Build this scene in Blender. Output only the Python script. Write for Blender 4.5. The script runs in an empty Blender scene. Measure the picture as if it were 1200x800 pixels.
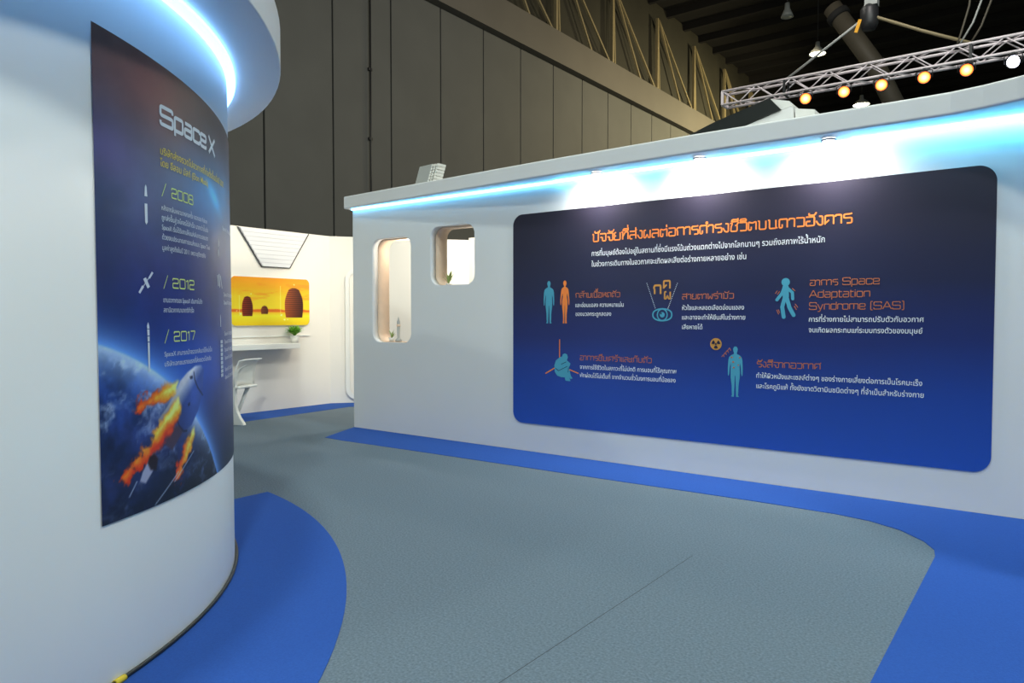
import bpy, bmesh, math, random
import numpy as np
from mathutils import Vector, Matrix

SC = bpy.context.scene
COL = SC.collection
R = math.radians
random.seed(7)

# ---------------------------------------------------------------- camera, world, lights, exposure
PITCH, YAW = math.atan(28 / 840.0), R(37.0)
cam = bpy.data.cameras.new('camera'); cam.sensor_width = 36.0; cam.lens = 840 / 1200 * 36.0
cam.clip_end = 300
cam_o = bpy.data.objects.new('camera', cam); COL.objects.link(cam_o)
cam_o.location = (0, 0, 1.5)
cam_o.rotation_euler = (R(90) - PITCH, 0, YAW)
SC.camera = cam_o

SC.view_settings.view_transform = 'Standard'
SC.view_settings.look = 'None'
SC.view_settings.gamma = 1.0
SC.view_settings.use_curve_mapping = False
SC.view_settings.exposure = 0.0

world = bpy.data.worlds.new('hall_air'); SC.world = world; world.use_nodes = True
world.node_tree.nodes['Background'].inputs['Color'].default_value = (0.80, 1.0, 0.97, 1)
world.node_tree.nodes['Background'].inputs['Strength'].default_value = 0.13


def lamp(name, kind, loc, energy, color, size=0.3, target=None, spot=None, blend=0.5):
    l = bpy.data.lights.new(name, kind); l.energy = energy; l.color = color
    if kind == 'AREA':
        l.shape = 'DISK'; l.size = size
    else:
        l.shadow_soft_size = size
    if kind == 'SPOT':
        l.spot_size = R(spot); l.spot_blend = blend
    o = bpy.data.objects.new(name, l); COL.objects.link(o); o.location = loc
    if target is not None:
        o.rotation_euler = (Vector(target) - Vector(loc)).to_track_quat('-Z', 'Y').to_euler()
    return o


COOL = (0.90, 1.0, 0.93)
# the hall's high bay lamps above the stand and one added fill, out of frame
lamp('bay_and_fill_light', 'AREA', (5.0, -5.0, 12.0), 830, COOL, 0.9, (-3, 3, 0))
lamp('bay_and_fill_light', 'AREA', (4.5, 5.5, 12.0), 580, COOL, 0.9, (-3, 4, 0))
lamp('bay_and_fill_light', 'AREA', (-2.0, 0.5, 13.0), 580, COOL, 0.9, (-4, 2, 0))
lamp('bay_and_fill_light', 'SPOT', (-1.8, -7.5, 9.5), 900, COOL, 0.25, (-2, 3, 0), 100, 0.6)
lamp('bay_and_fill_light', 'AREA', (-8.0, 14.0, 13.0), 260, (1.0, 0.95, 0.84), 0.9, (-9, 6, 0))
lamp('bay_and_fill_light', 'AREA', (-1.5, 9.5, 13.0), 420, (1.0, 0.93, 0.90), 0.9, (-2, 15, 6))  # unseen lamp added to brighten the lighting truss
# the hall's lamps along its panelled wall
lamp('wall_wash', 'AREA', (-6.0, 20.0, 15.0), 600, (1.0, 0.97, 0.86), 1.0, (-20, 20, 5))
lamp('wall_wash', 'AREA', (-9.8, 36.0, 15.0), 800, (1.0, 0.86, 0.58), 1.0, (-20, 37, 6))
lamp('wall_wash', 'AREA', (-9.8, 50.0, 14.6), 3300, (1.0, 0.87, 0.50), 1.0, (-20, 49, 8))

# ---------------------------------------------------------------- helpers
def s2l(c):
    c = c / 255.0
    return c / 12.92 if c <= 0.04045 else ((c + 0.055) / 1.055) ** 2.4


def srgb(r, g, b, k=1.0):
    return (min(1, s2l(r) * k), min(1, s2l(g) * k), min(1, s2l(b) * k))


def mat(name, color=(0.8, 0.8, 0.8), rough=0.5, metal=0.0, noise=0.0, nscale=40.0, emit=None, estr=0.0, spec=0.5, bump=0.0):
    m = bpy.data.materials.new(name); m.use_nodes = True
    nt = m.node_tree; b = nt.nodes['Principled BSDF']
    b.inputs['Base Color'].default_value = (*color, 1)
    b.inputs['Roughness'].default_value = rough
    b.inputs['Metallic'].default_value = metal
    b.inputs['Specular IOR Level'].default_value = spec
    if noise or bump:
        tc = nt.nodes.new('ShaderNodeTexCoord'); n = nt.nodes.new('ShaderNodeTexNoise')
        n.inputs['Scale'].default_value = nscale; n.inputs['Detail'].default_value = 5
        nt.links.new(tc.outputs['Object'], n.inputs['Vector'])
        if noise:
            r = nt.nodes.new('ShaderNodeMapRange')
            r.inputs['From Min'].default_value = 0.25; r.inputs['From Max'].default_value = 0.75
            r.inputs['To Min'].default_value = 1 - noise; r.inputs['To Max'].default_value = 1 + noise
            v = nt.nodes.new('ShaderNodeVectorMath'); v.operation = 'SCALE'
            v.inputs[0].default_value = color
            nt.links.new(n.outputs['Fac'], r.inputs['Value'])
            nt.links.new(r.outputs['Result'], v.inputs['Scale'])
            nt.links.new(v.outputs['Vector'], b.inputs['Base Color'])
        if bump:
            bp = nt.nodes.new('ShaderNodeBump'); bp.inputs['Strength'].default_value = bump; bp.inputs['Distance'].default_value = 0.01
            nt.links.new(n.outputs['Fac'], bp.inputs['Height']); nt.links.new(bp.outputs['Normal'], b.inputs['Normal'])
    if emit:
        b.inputs['Emission Color'].default_value = (*emit, 1)
        b.inputs['Emission Strength'].default_value = estr
    return m


def attr_mat(name, rough=0.4, spec=0.4):
    m = bpy.data.materials.new(name); m.use_nodes = True
    nt = m.node_tree; b = nt.nodes['Principled BSDF']
    a = nt.nodes.new('ShaderNodeAttribute'); a.attribute_name = 'print'
    nt.links.new(a.outputs['Color'], b.inputs['Base Color'])
    b.inputs['Roughness'].default_value = rough; b.inputs['Specular IOR Level'].default_value = spec
    return m


def thing(name, label, cat, loc=(0, 0, 0), group=None, kind='thing'):
    o = bpy.data.objects.new(name, None); COL.objects.link(o)
    o.location = loc; o.empty_display_size = 0.1
    tag(o, label, cat, group, kind)
    return o


def tag(o, label, cat, group=None, kind='thing'):
    o['label'] = label; o['category'] = cat; o['kind'] = kind
    if group: o['group'] = group
    return o


def structure(o, label=None):
    o['kind'] = 'structure'
    if label: o['label'] = label
    return o


def put(name, me, parent=None, m=None):
    o = bpy.data.objects.new(name, me); COL.objects.link(o)
    if m is not None:
        me.materials.clear(); me.materials.append(m)
    if parent is not None:
        o.parent = parent
        p, off = parent, Vector((0, 0, 0))
        while p is not None:
            off += Vector(p.location); p = p.parent
        if parent.type == 'EMPTY':
            o.matrix_parent_inverse = Matrix.Translation(-Vector(parent.location))
    return o


def copy_tree(root, delta, label=None):
    r = root.copy(); COL.objects.link(r); r.location = Vector(root.location) + Vector(delta)
    if label: r['label'] = label
    for c in list(root.children):
        n = c.copy(); COL.objects.link(n); mi = c.matrix_parent_inverse.copy(); n.parent = r; n.matrix_parent_inverse = mi
        for g in list(c.children):
            k = g.copy(); COL.objects.link(k); k.parent = n
    return r


class MB:
    def __init__(s): s.v, s.f, s.sm = [], [], []

    def add(s, vs, fs, smooth=False):
        k = len(s.v); s.v += [tuple(p) for p in vs]; s.f += [[i + k for i in f] for f in fs]; s.sm += [smooth] * len(fs)
        return s

    def box(s, c, d, rot=None):
        vs = [Vector((x * d[0] / 2, y * d[1] / 2, z * d[2] / 2)) for x in (-1, 1) for y in (-1, 1) for z in (-1, 1)]
        if rot is not None: vs = [rot @ v for v in vs]
        vs = [v + Vector(c) for v in vs]
        return s.add(vs, [(0, 1, 3, 2), (4, 6, 7, 5), (0, 4, 5, 1), (2, 3, 7, 6), (0, 2, 6, 4), (1, 5, 7, 3)])

    def bar(s, a, b, w, h=None, up=(0, 0, 1)):
        a, b = Vector(a), Vector(b); h = h or w
        d = (b - a).normalized(); u = Vector(up)
        if abs(d.dot(u)) > .99: u = Vector((1, 0, 0))
        x = d.cross(u).normalized(); y = x.cross(d).normalized()
        vs = [p + x * sx * w / 2 + y * sy * h / 2 for p in (a, b) for sx, sy in ((-1, -1), (1, -1), (1, 1), (-1, 1))]
        return s.add(vs, [(3, 2, 1, 0), (4, 5, 6, 7), (0, 1, 5, 4), (1, 2, 6, 5), (2, 3, 7, 6), (3, 0, 4, 7)])

    def tube(s, pts, r, n=10, cap=True):
        pts = [Vector(p) for p in pts]; rs = r if isinstance(r, (list, tuple)) else [r] * len(pts)
        vs, prev = [], None
        for i, p in enumerate(pts):
            d = (pts[min(i + 1, len(pts) - 1)] - pts[max(i - 1, 0)]).normalized()
            if prev is None:
                u = Vector((0, 0, 1)) if abs(d.z) < .9 else Vector((1, 0, 0))
                x = d.cross(u).normalized()
            else:
                x = (prev - d * prev.dot(d)).normalized()
            prev = x; y = d.cross(x)
            vs += [p + (x * math.cos(2 * math.pi * k / n) + y * math.sin(2 * math.pi * k / n)) * rs[i] for k in range(n)]
        fs = [(i * n + k, i * n + (k + 1) % n, (i + 1) * n + (k + 1) % n, (i + 1) * n + k) for i in range(len(pts) - 1) for k in range(n)]
        k0 = len(s.v); s.add(vs, fs, True)
        if cap:
            s.f += [[k0 + k for k in range(n)][::-1], [k0 + (len(pts) - 1) * n + k for k in range(n)]]; s.sm += [False, False]
        return s

    def lathe(s, prof, c=(0, 0, 0), n=32, axis=None):
        q = Vector((0, 0, 1)).rotation_difference(Vector(axis).normalized()) if axis is not None else None
        vs = []
        for r_, z in prof:
            for k in range(n):
                a = 2 * math.pi * k / n
                p = Vector((r_ * math.cos(a), r_ * math.sin(a), z))
                if q: p = q @ p
                vs.append(p + Vector(c))
        fs = [(i * n + k, i * n + (k + 1) % n, (i + 1) * n + (k + 1) % n, (i + 1) * n + k) for i in range(len(prof) - 1) for k in range(n)]
        return s.add(vs, fs, True)

    def prism(s, poly, vec):
        n = len(poly); a = [Vector(p) for p in poly]; b = [p + Vector(vec) for p in a]
        return s.add(a + b, [list(range(n))[::-1], list(range(n, 2 * n))] + [(i, (i + 1) % n, n + (i + 1) % n, n + i) for i in range(n)])

    def mesh(s, name):
        me = bpy.data.meshes.new(name); me.from_pydata(s.v, [], s.f); me.polygons.foreach_set('use_smooth', s.sm)
        bm = bmesh.new(); bm.from_mesh(me); bmesh.ops.recalc_face_normals(bm, faces=bm.faces); bm.to_mesh(me); bm.free()
        me.update(); return me

    def build(s, name, m, parent=None, bevel=0.0, seg=2):
        o = put(name, s.mesh(name), parent, m)
        if bevel:
            md = o.modifiers.new('edge', 'BEVEL'); md.width = bevel; md.segments = seg; md.limit_method = 'ANGLE'; md.angle_limit = R(40)
        return o


def rrect(x0, z0, x1, z1, r, n=8):
    out = []
    for cx, cz, a0 in ((x1 - r, z1 - r, 0), (x0 + r, z1 - r, 90), (x0 + r, z0 + r, 180), (x1 - r, z0 + r, 270)):
        out += [(cx + r * math.cos(R(a0 + 90 * k / n)), cz + r * math.sin(R(a0 + 90 * k / n))) for k in range(n + 1)]
    return out


def flat_solid(name, loops, depth, fn):
    """A plate with holes: 2D loops filled by a curve, extruded by depth; fn(u, v, w) places each point, w in 0..depth."""
    cu = bpy.data.curves.new(name, 'CURVE'); cu.dimensions = '2D'; cu.fill_mode = 'BOTH'; cu.extrude = depth / 2
    for lp in loops:
        sp = cu.splines.new('POLY'); sp.points.add(len(lp) - 1); sp.use_cyclic_u = True
        for p, q in zip(sp.points, lp): p.co = (q[0], q[1], 0, 1)
    o = bpy.data.objects.new(name, cu); COL.objects.link(o)
    me = bpy.data.meshes.new_from_object(o.evaluated_get(bpy.context.evaluated_depsgraph_get()))
    bpy.data.objects.remove(o); bpy.data.curves.remove(cu)
    me.name = name
    for v in me.vertices: v.co = fn(v.co.x, v.co.y, v.co.z + depth / 2)
    bm = bmesh.new(); bm.from_mesh(me); bmesh.ops.remove_doubles(bm, verts=bm.verts, dist=1e-5)
    bmesh.ops.recalc_face_normals(bm, faces=bm.faces); bm.to_mesh(me); bm.free()
    return me


# ---------------------------------------------------------------- materials
M_white = mat('white_paint', (0.80, 0.80, 0.79), 0.45, noise=0.015, nscale=2.0)
M_whitewall = mat('white_laminate', (0.80, 0.80, 0.79), 0.38, noise=0.012, nscale=1.5)
M_cream = mat('cream_board', (0.84, 0.79, 0.72), 0.6)
M_liner = mat('pale_wood', (0.86, 0.64, 0.47), 0.5, noise=0.05, nscale=8)
M_carpet = mat('grey_carpet', (0.140, 0.180, 0.216), 0.95, noise=0.30, nscale=80, spec=0.1)
M_blue = mat('blue_carpet', (0.029, 0.092, 0.36), 0.92, noise=0.10, nscale=110, spec=0.12, bump=0.15)
M_seam = mat('carpet_seam', (0.035, 0.045, 0.05), 0.95)
M_led = mat('led_diffuser', (0.8, 0.9, 1.0), 0.4, emit=(0.13, 0.56, 1.0), estr=8.5)
M_ledmid = mat('led_diffuser_mid', (0.8, 0.9, 1.0), 0.4, emit=(0.12, 0.62, 1.0), estr=14.0)
M_ledhot = mat('led_diffuser_bright', (0.8, 0.9, 1.0), 0.4, emit=(0.12, 0.62, 1.0), estr=34.0)
M_ledring = mat('led_diffuser_ring', (0.8, 0.9, 1.0), 0.4, emit=(0.21, 0.50, 1.0), estr=3.9)
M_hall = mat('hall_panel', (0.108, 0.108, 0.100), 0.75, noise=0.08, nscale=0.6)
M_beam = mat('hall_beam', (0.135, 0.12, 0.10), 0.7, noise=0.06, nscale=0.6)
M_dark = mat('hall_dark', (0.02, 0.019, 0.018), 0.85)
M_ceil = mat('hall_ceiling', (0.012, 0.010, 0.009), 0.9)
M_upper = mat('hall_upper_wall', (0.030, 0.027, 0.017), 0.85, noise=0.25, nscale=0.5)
M_steel = mat('brown_steel', (0.30, 0.24, 0.13), 0.5, noise=0.08, nscale=3)
M_alu = mat('aluminium', (0.82, 0.74, 0.77), 0.4, metal=0.0, noise=0.05, nscale=9)
M_black = mat('black_plastic', (0.018, 0.018, 0.02), 0.45)
M_blackpanel = mat('black_gloss', (0.018, 0.020, 0.019), 0.28)
M_lampgrey = mat('lamp_grey', (0.42, 0.43, 0.41), 0.5)
M_lampwhite = mat('lamp_white_fins', (0.85, 0.85, 0.80), 0.5)
M_yellow = mat('yellow_tape', (0.75, 0.55, 0.03), 0.5)
M_orange_tag = mat('orange_tag', (0.9, 0.42, 0.02), 0.5)
M_cable = mat('black_cable', (0.02, 0.022, 0.02), 0.4)
M_plastic = mat('white_plastic', (0.84, 0.83, 0.79), 0.28)
M_leaf = mat('green_leaf', (0.17, 0.42, 0.035), 0.5, noise=0.3, nscale=30)
M_leafpale = mat('pale_green_leaf', (0.33, 0.42, 0.13), 0.5, noise=0.2, nscale=30)
M_pot = mat('white_ceramic', (0.82, 0.80, 0.75), 0.35)
M_warmlens = mat('warm_lens', (1, 1, 1), 0.4, emit=(1.0, 0.93, 0.62), estr=14)
M_hotlens = mat('floodlight_lens', (1, 1, 1), 0.4, emit=(1.0, 0.96, 0.85), estr=40)
M_coolens = mat('cool_lens', (1, 1, 1), 0.4, emit=(0.75, 0.78, 1.0), estr=9)
M_pole = mat('roof_pipe', (0.10, 0.085, 0.06), 0.6, noise=0.08, nscale=2)
# amber lens: hot in the middle, deep orange at the rim
M_amber = mat('amber_lens', (0.3, 0.1, 0.02), 0.4)
_nt = M_amber.node_tree; _b = _nt.nodes['Principled BSDF']
_a = _nt.nodes.new('ShaderNodeAttribute'); _a.attribute_name = 'print'
_nt.links.new(_a.outputs['Color'], _b.inputs['Emission Color']); _b.inputs['Emission Strength'].default_value = 3.2


def ink(name, c, rough=0.45, spec=0.35): return mat(name, c, rough, spec=spec)


I_orange = ink('orange_ink', (0.86, 0.24, 0.05)); I_rust = ink('rust_ink', (0.50, 0.15, 0.06)); I_gold = ink('gold_ink', (0.55, 0.27, 0.06))
I_white = ink('white_ink', (0.80, 0.84, 0.88)); I_teal = ink('teal_ink', (0.07, 0.34, 0.48)); I_yellow = ink('yellow_ink', (0.88, 0.70, 0.12))
I_lime = ink('lime_ink', (0.80, 0.92, 0.24)); I_navy = ink('navy_ink', (0.012, 0.018, 0.05)); I_pale = ink('pale_ink', (0.74, 0.78, 0.84)); I_silver = ink('silver_ink', (0.62, 0.68, 0.76))

# ---------------------------------------------------------------- the hall: floor, walls, ceiling
fl = structure(MB().add([(-20, -12, 0), (25, -12, 0), (25, 75, 0), (-20, 75, 0)], [(0, 1, 2, 3)]).build('floor', M_carpet))
MB().add([(-1.789, 1.0, .0008), (-1.785, 1.0, .0008), (-1.781, 4.26, .0008), (-1.785, 4.26, .0008)], [(0, 1, 2, 3)]).build('carpet_seam', M_seam, fl)

wb = MB(); pitch = 2.735
for k in range(-10, 24):
    y0 = 13.53 + pitch * k
    wb.box((-20.1, y0 + pitch / 2, 7.0), (0.2, pitch - 0.07, 14.0))
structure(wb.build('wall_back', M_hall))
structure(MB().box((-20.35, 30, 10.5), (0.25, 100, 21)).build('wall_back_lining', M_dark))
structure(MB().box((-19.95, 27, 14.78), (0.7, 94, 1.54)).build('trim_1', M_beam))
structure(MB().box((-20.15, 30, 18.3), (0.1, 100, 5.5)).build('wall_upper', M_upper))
structure(MB().box((2.5, 76, 10), (46, 0.4, 21)).build('wall_far', M_dark))
structure(MB().box((2.5, 32, 21.2), (46, 88, 0.2)).build('ceiling', M_ceil))
cb = MB()
for k in range(24): cb.box((2.5, 12 + k * 2.6, 20.9), (46, 0.28, 0.5))
structure(cb.build('trim_2', M_ceil))

# V shaped steel frames standing on the ledge of the hall wall
vr = thing('brace_frame', 'brown steel post with slanting braces standing on the ledge of the hall wall', 'roof frame', (-19.5, 29.79, 15.55), 'brace frames on the ledge of the hall wall')
y0 = 29.79
m1 = MB().bar((-19.75, y0, 15.55), (-19.75, y0, 19.85), .16); m1.bar((-19.75, y0 + .30, 15.55), (-19.75, y0 + .08, 19.8), .10); m1.build('post', M_steel, vr)
MB().bar((-19.75, y0 + 3.4, 15.55), (-19.75, y0 + .2, 19.8), .11).build('brace', M_steel, vr)
MB().bar((-19.75, y0 + 5.3, 15.55), (-19.75, y0 + .2, 19.8), .11).build('brace', M_steel, vr)
for k in (-1, 1, 2, 3, 4, 5): copy_tree(vr, (0, 5.63 * k, 0))

# thin vertical conduit on the hall wall
cp = thing('conduit_pipe', 'thin metal pipe running up the dark panelled hall wall', 'pipe', (-19.95, 17.92, 0))
MB().tube([(-19.93, 17.92, 0), (-19.93, 17.92, 14.0)], .03, 8).build('pipe', M_black, cp)
for z in (3.2, 5.6, 8.0, 10.5): MB().box((-19.95, 17.92, z), (.07, .16, .10)).build('clip', M_black, cp)


# high bay lamps hung from the ceiling
def bay(loc, label, lens, r=0.36):
    t = thing('hall_lamp', label, 'lamp', loc, None)
    x, y, z = loc
    hs = MB().lathe([(0, .55), (.10, .55), (.12, .30), (r * .75, .12), (r, -.06), (r * .96, -.06), (r * .9, -.02), (0, -.02)], loc, 24).build('housing', M_lampgrey, t)
    MB().lathe([(0, -.05), (r * .86, -.05), (r * .86, -.02)], loc, 24).build('lens', lens, hs)
    MB().tube([(x, y, z + .5), (x, y, 21.08)], .02, 6).build('stem', M_black, t)


bay((-9.75, 33.4, 15.0), 'unlit round lamp hanging under the dark hall roof', M_lampgrey, .27)
bay((-9.85, 39.0, 15.0), 'lit yellowish lamp above the lighting truss', M_warmlens, .42)
bay((-9.91, 49.9, 15.0), 'lit yellowish lamp below the truss, just over the white wall edge', M_warmlens, .50)
# thick slanting roof pipe
rp = thing('roof_pipe', 'thick brown pipe slanting down from the hall roof behind the lighting truss', 'pipe', (-4.5, 26, 12))
MB().tube([(-6.35, 27, 12.3), (-4.95, 27, 10.0), (-3.75, 27, 7.2)], .31, 18).build('pipe', M_pole, rp)
MB().lathe([(.31, -.12), (.38, -.10), (.38, .10), (.31, .12)], (-6.15, 27, 11.97), 18, axis=(1.4, 0, -2.3)).build('collar', M_dark, rp)


# ---------------------------------------------------------------- lettering
def strip(pts, w, closed=False):
    """2D stroke as a band of quads with mitred joints."""
    P = [np.array(p, float) for p in pts]; n = len(P); L, Rr = [], []
    for i in range(n):
        if closed: a, b = P[i - 1], P[(i + 1) % n]
        else: a, b = P[max(i - 1, 0)], P[min(i + 1, n - 1)]
        d1 = P[i] - a; d2 = b - P[i]
        d1 = d1 / (np.linalg.norm(d1) or 1); d2 = d2 / (np.linalg.norm(d2) or 1)
        if not closed and i == 0: d1 = d2
        if not closed and i == n - 1: d2 = d1
        t = d1 + d2; t = t / (np.linalg.norm(t) or 1); nn = np.array([-t[1], t[0]])
        k = w / 2 / max(.45, float(np.dot(nn, np.array([-d2[1], d2[0]]))))
        L.append(P[i] + nn * k); Rr.append(P[i] - nn * k)
    m = n if closed else n - 1
    return L + Rr, [(i, (i + 1) % n, n + (i + 1) % n, n + i) for i in range(m)]


def rounded(pts, r=.17, n=4):
    out = [pts[0]]
    for i in range(1, len(pts) - 1):
        p, a, b = np.array(pts[i], float), np.array(pts[i - 1], float), np.array(pts[i + 1], float)
        la, lb = np.linalg.norm(a - p), np.linalg.norm(b - p); q = min(r, la * .48, lb * .48)
        s, e = p + (a - p) / la * q, p + (b - p) / lb * q
        for k in range(n + 1):
            t = k / n; out.append(tuple((1 - t) ** 2 * s + 2 * t * (1 - t) * p + t * t * e))
    out.append(pts[-1]); return out


_O = [(.5, 0), (.95, 0), (.95, 1), (.05, 1), (.05, 0), (.5, 0)]
# extended square lettering, consonant height 1: advance, strokes
GL = {
 'ก': (1.15, [[(.12, 0), (.12, .55), (0, .72), (.12, 1), (.95, 1), (.95, 0)]]),
 'ค': (1.15, [[(.08, 0), (.08, 1), (.95, 1), (.95, 0)], [(.08, .12), (.5, .5)]]),
 'ศ': (1.2, [[(.08, 0), (.08, 1), (.95, 1), (.95, 0)], [(.08, .12), (.5, .5)], [(.9, .95), (1.1, 1.25)]]),
 'ด': (1.15, [[(.4, .4), (.4, 0), (.08, 0), (.08, 1), (.95, 1), (.95, 0)]]),
 'ต': (1.15, [[(.4, .4), (.4, 0), (.08, 0), (.08, 1), (.5, .82), (.95, 1), (.95, 0)]]),
 'จ': (1.05, [[(.03, 1), (.9, 1), (.9, 0), (.4, 0), (.4, .5), (.08, .5)]]),
 'ง': (.85, [[(.0, .5), (.3, 0), (.66, 0), (.66, 1), (.3, 1)]]),
 'ช': (1.12, [[(0, 1), (.3, 1), (.12, .5), (.12, 0), (.85, 0), (.85, .7), (.6, .7)], [(.8, .72), (1.02, 1.1)]]),
 'ซ': (1.12, [[(0, 1), (.2, .85), (.3, 1), (.12, .5), (.12, 0), (.85, 0), (.85, .7), (.6, .7)], [(.8, .72), (1.02, 1.1)]]),
 'ท': (1.15, [[(0, 1), (.18, 1), (.18, 0)], [(.18, .35), (.55, 1), (.95, 1), (.95, 0)]]),
 'น': (1.2, [[(0, 1), (.18, 1), (.18, 0), (.9, 0)], [(.9, 1), (.9, .12), (1.08, 0)]]),
 'บ': (1.15, [[(0, 1), (.18, 1), (.18, 0), (.92, 0), (.92, 1)]]),
 'ป': (1.15, [[(0, 1), (.18, 1), (.18, 0), (.92, 0), (.92, 1.38)]]),
 'ผ': (1.15, [[(.35, 1), (.08, 1), (.08, 0), (.3, 0), (.5, .5), (.7, 0), (.93, 0), (.93, 1)]]),
 'พ': (1.15, [[(0, 1), (.16, 1), (.16, 0), (.32, 0), (.55, .6), (.75, 0), (.95, 0), (.95, 1)]]),
 'ม': (1.15, [[(0, 1), (.2, 1), (.2, 0), (0, 0)], [(.2, .1), (.5, 0), (.92, 0), (.92, 1)]]),
 'ย': (1.12, [[(.35, 1), (.08, 1), (.08, .55), (.35, .55)], [(.2, .55), (.06, .4), (.06, 0), (.92, 0), (.92, 1)]]),
 'ร': (1.0, [[(.85, 1.08), (.7, 1), (.06, 1), (.06, .58), (.85, .58), (.85, 0), (.35, 0)]]),
 'ล': (1.12, [[(.42, .0), (.06, 0), (.06, .52), (.92, .52)], [(.06, 1), (.92, 1), (.92, 0)]]),
 'ส': (1.15, [[(.42, .0), (.06, 0), (.06, .52), (.92, .52)], [(.06, 1), (.92, 1), (.92, 0)], [(.8, 1), (1.05, 1.22)]]),
 'ว': (1.0, [[(0, 1), (.85, 1), (.85, 0), (.1, 0)]]),
 'ห': (1.15, [[(0, 1), (.18, 1), (.18, 0)], [(.18, .5), (.6, .5), (.9, .75), (.9, 1), (.62, 1), (.62, .75)], [(.6, .5), (.92, .35), (.92, 0)]]),
 'อ': (1.1, [[(.03, 1), (.92, 1), (.92, 0), (.06, 0), (.06, .5), (.5, .5)]]),
 'า': (.78, [[(0, .8), (0, 1), (.58, 1), (.58, 0)]]),
 'ำ': (.78, [[(0, .8), (0, 1), (.58, 1), (.58, 0)], [(-.3, 1.2), (-.12, 1.2), (-.12, 1.42), (-.3, 1.42), (-.3, 1.2)]]),
 'เ': (.42, [[(.1, 1), (.1, 0), (.3, 0)]]),
 'แ': (.8, [[(.1, 1), (.1, 0), (.28, 0)], [(.5, 1), (.5, 0), (.68, 0)]]),
 'ะ': (.62, [[(.05, .9), (.05, .62), (.5, .62), (.5, .9)], [(.05, .3), (.05, 0), (.5, 0), (.5, .3)]]),
 'ั': (0, [[(-.75, 1.45), (-.75, 1.18), (-.15, 1.18), (.02, 1.5)]]),
 'ี': (0, [[(-.95, 1.18), (-.85, 1.42), (-.25, 1.42), (-.18, 1.18), (-.95, 1.18)], [(-.18, 1.18), (-.18, 1.58)]]),
 'ิ': (0, [[(-.95, 1.18), (-.85, 1.42), (-.25, 1.42), (-.18, 1.18), (-.95, 1.18)]]),
 'ึ': (0, [[(-.95, 1.18), (-.85, 1.42), (-.25, 1.42), (-.18, 1.18), (-.95, 1.18)], [(-.3, 1.45), (-.1, 1.55)]]),
 'ื': (0, [[(-.95, 1.18), (-.85, 1.42), (-.25, 1.42), (-.18, 1.18), (-.95, 1.18)], [(-.4, 1.42), (-.4, 1.6)], [(-.18, 1.18), (-.18, 1.6)]]),
 '่': (0, [[(-.25, 1.2), (-.25, 1.52)]]),
 '้': (0, [[(-.6, 1.5), (-.5, 1.25), (-.15, 1.3), (-.05, 1.55)]]),
 '็': (0, [[(-.75, 1.2), (-.75, 1.45), (-.4, 1.35), (-.3, 1.2), (-.1, 1.5)]]),
 'S': (1.45, [[(1.25, 1.02), (1.25, 1.3), (.06, 1.3), (.06, .66), (1.27, .66), (1.27, 0), (.05, 0), (.05, .28)]]),
 'A': (1.5, [[(.02, 0), (.66, 1.3), (.74, 1.3), (1.38, 0)], [(.3, .42), (1.1, .42)]]),
 'p': (1.15, [[(.05, -.42), (.05, 1), (.95, 1), (.95, 0), (.05, 0)]]),
 'd': (1.15, [[(.95, 1.38), (.95, 0), (.05, 0), (.05, 1), (.95, 1)]]),
 'a': (1.15, [[(.1, 1), (.95, 1), (.95, 0), (.05, 0), (.05, .55), (.95, .55)]]),
 'c': (1.1, [[(.95, .75), (.95, 1), (.05, 1), (.05, 0), (.95, 0), (.95, .25)]]),
 'e': (1.15, [[(.95, .2), (.95, 0), (.05, 0), (.05, 1), (.95, 1), (.95, .5), (.05, .5)]]),
 'o': (1.15, [_O]),
 't': (.75, [[(.15, 1.3), (.15, 0), (.62, 0)], [(.0, 1), (.6, 1)]]),
 'i': (.35, [[(.1, 0), (.1, 1)], [(.1, 1.2), (.1, 1.36)]]),
 'n': (1.15, [[(.05, 0), (.05, 1), (.95, 1), (.95, 0)]]),
 'r': (.85, [[(.05, 0), (.05, 1), (.75, 1), (.75, .8)]]),
 'm': (1.65, [[(.05, 0), (.05, 1), (1.45, 1), (1.45, 0)], [(.75, 1), (.75, 0)]]),
 'y': (1.15, [[(.03, 1), (.48, .05)], [(.95, 1), (.38, -.4), (.1, -.4)]]),
 'X': (1.4, [[(.05, 1.3), (1.2, 0)], [(1.2, 1.3), (.05, 0)]]),
 '(': (.55, [[(.4, 1.4), (.1, 1.4), (.1, -.15), (.4, -.15)]]),
 ')': (.55, [[(.05, 1.4), (.35, 1.4), (.35, -.15), (.05, -.15)]]),
 '2': (1.2, [[(.05, 1.02), (.05, 1.3), (.98, 1.3), (.98, .66), (.05, .66), (.05, 0), (1.0, 0)]]),
 '0': (1.2, [[(.5, 0), (1.0, 0), (1.0, 1.3), (.05, 1.3), (.05, 0), (.5, 0)]]),
 '1': (.62, [[(.05, 1.05), (.35, 1.3), (.35, 0)]]),
 '7': (1.15, [[(.03, 1.3), (.95, 1.3), (.4, 0)]]),
 '8': (1.2, [[(.5, .68), (1.0, .68), (1.0, 0), (.05, 0), (.05, .68), (.5, .68)], [(.5, .68), (.95, .68), (.95, 1.3), (.1, 1.3), (.1, .68), (.5, .68)]]),
 '/': (.9, [[(0, -.08), (.62, 1.38)]]),
 ' ': (.62, []),
}
UPPER = set('ัิีึื')


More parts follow.
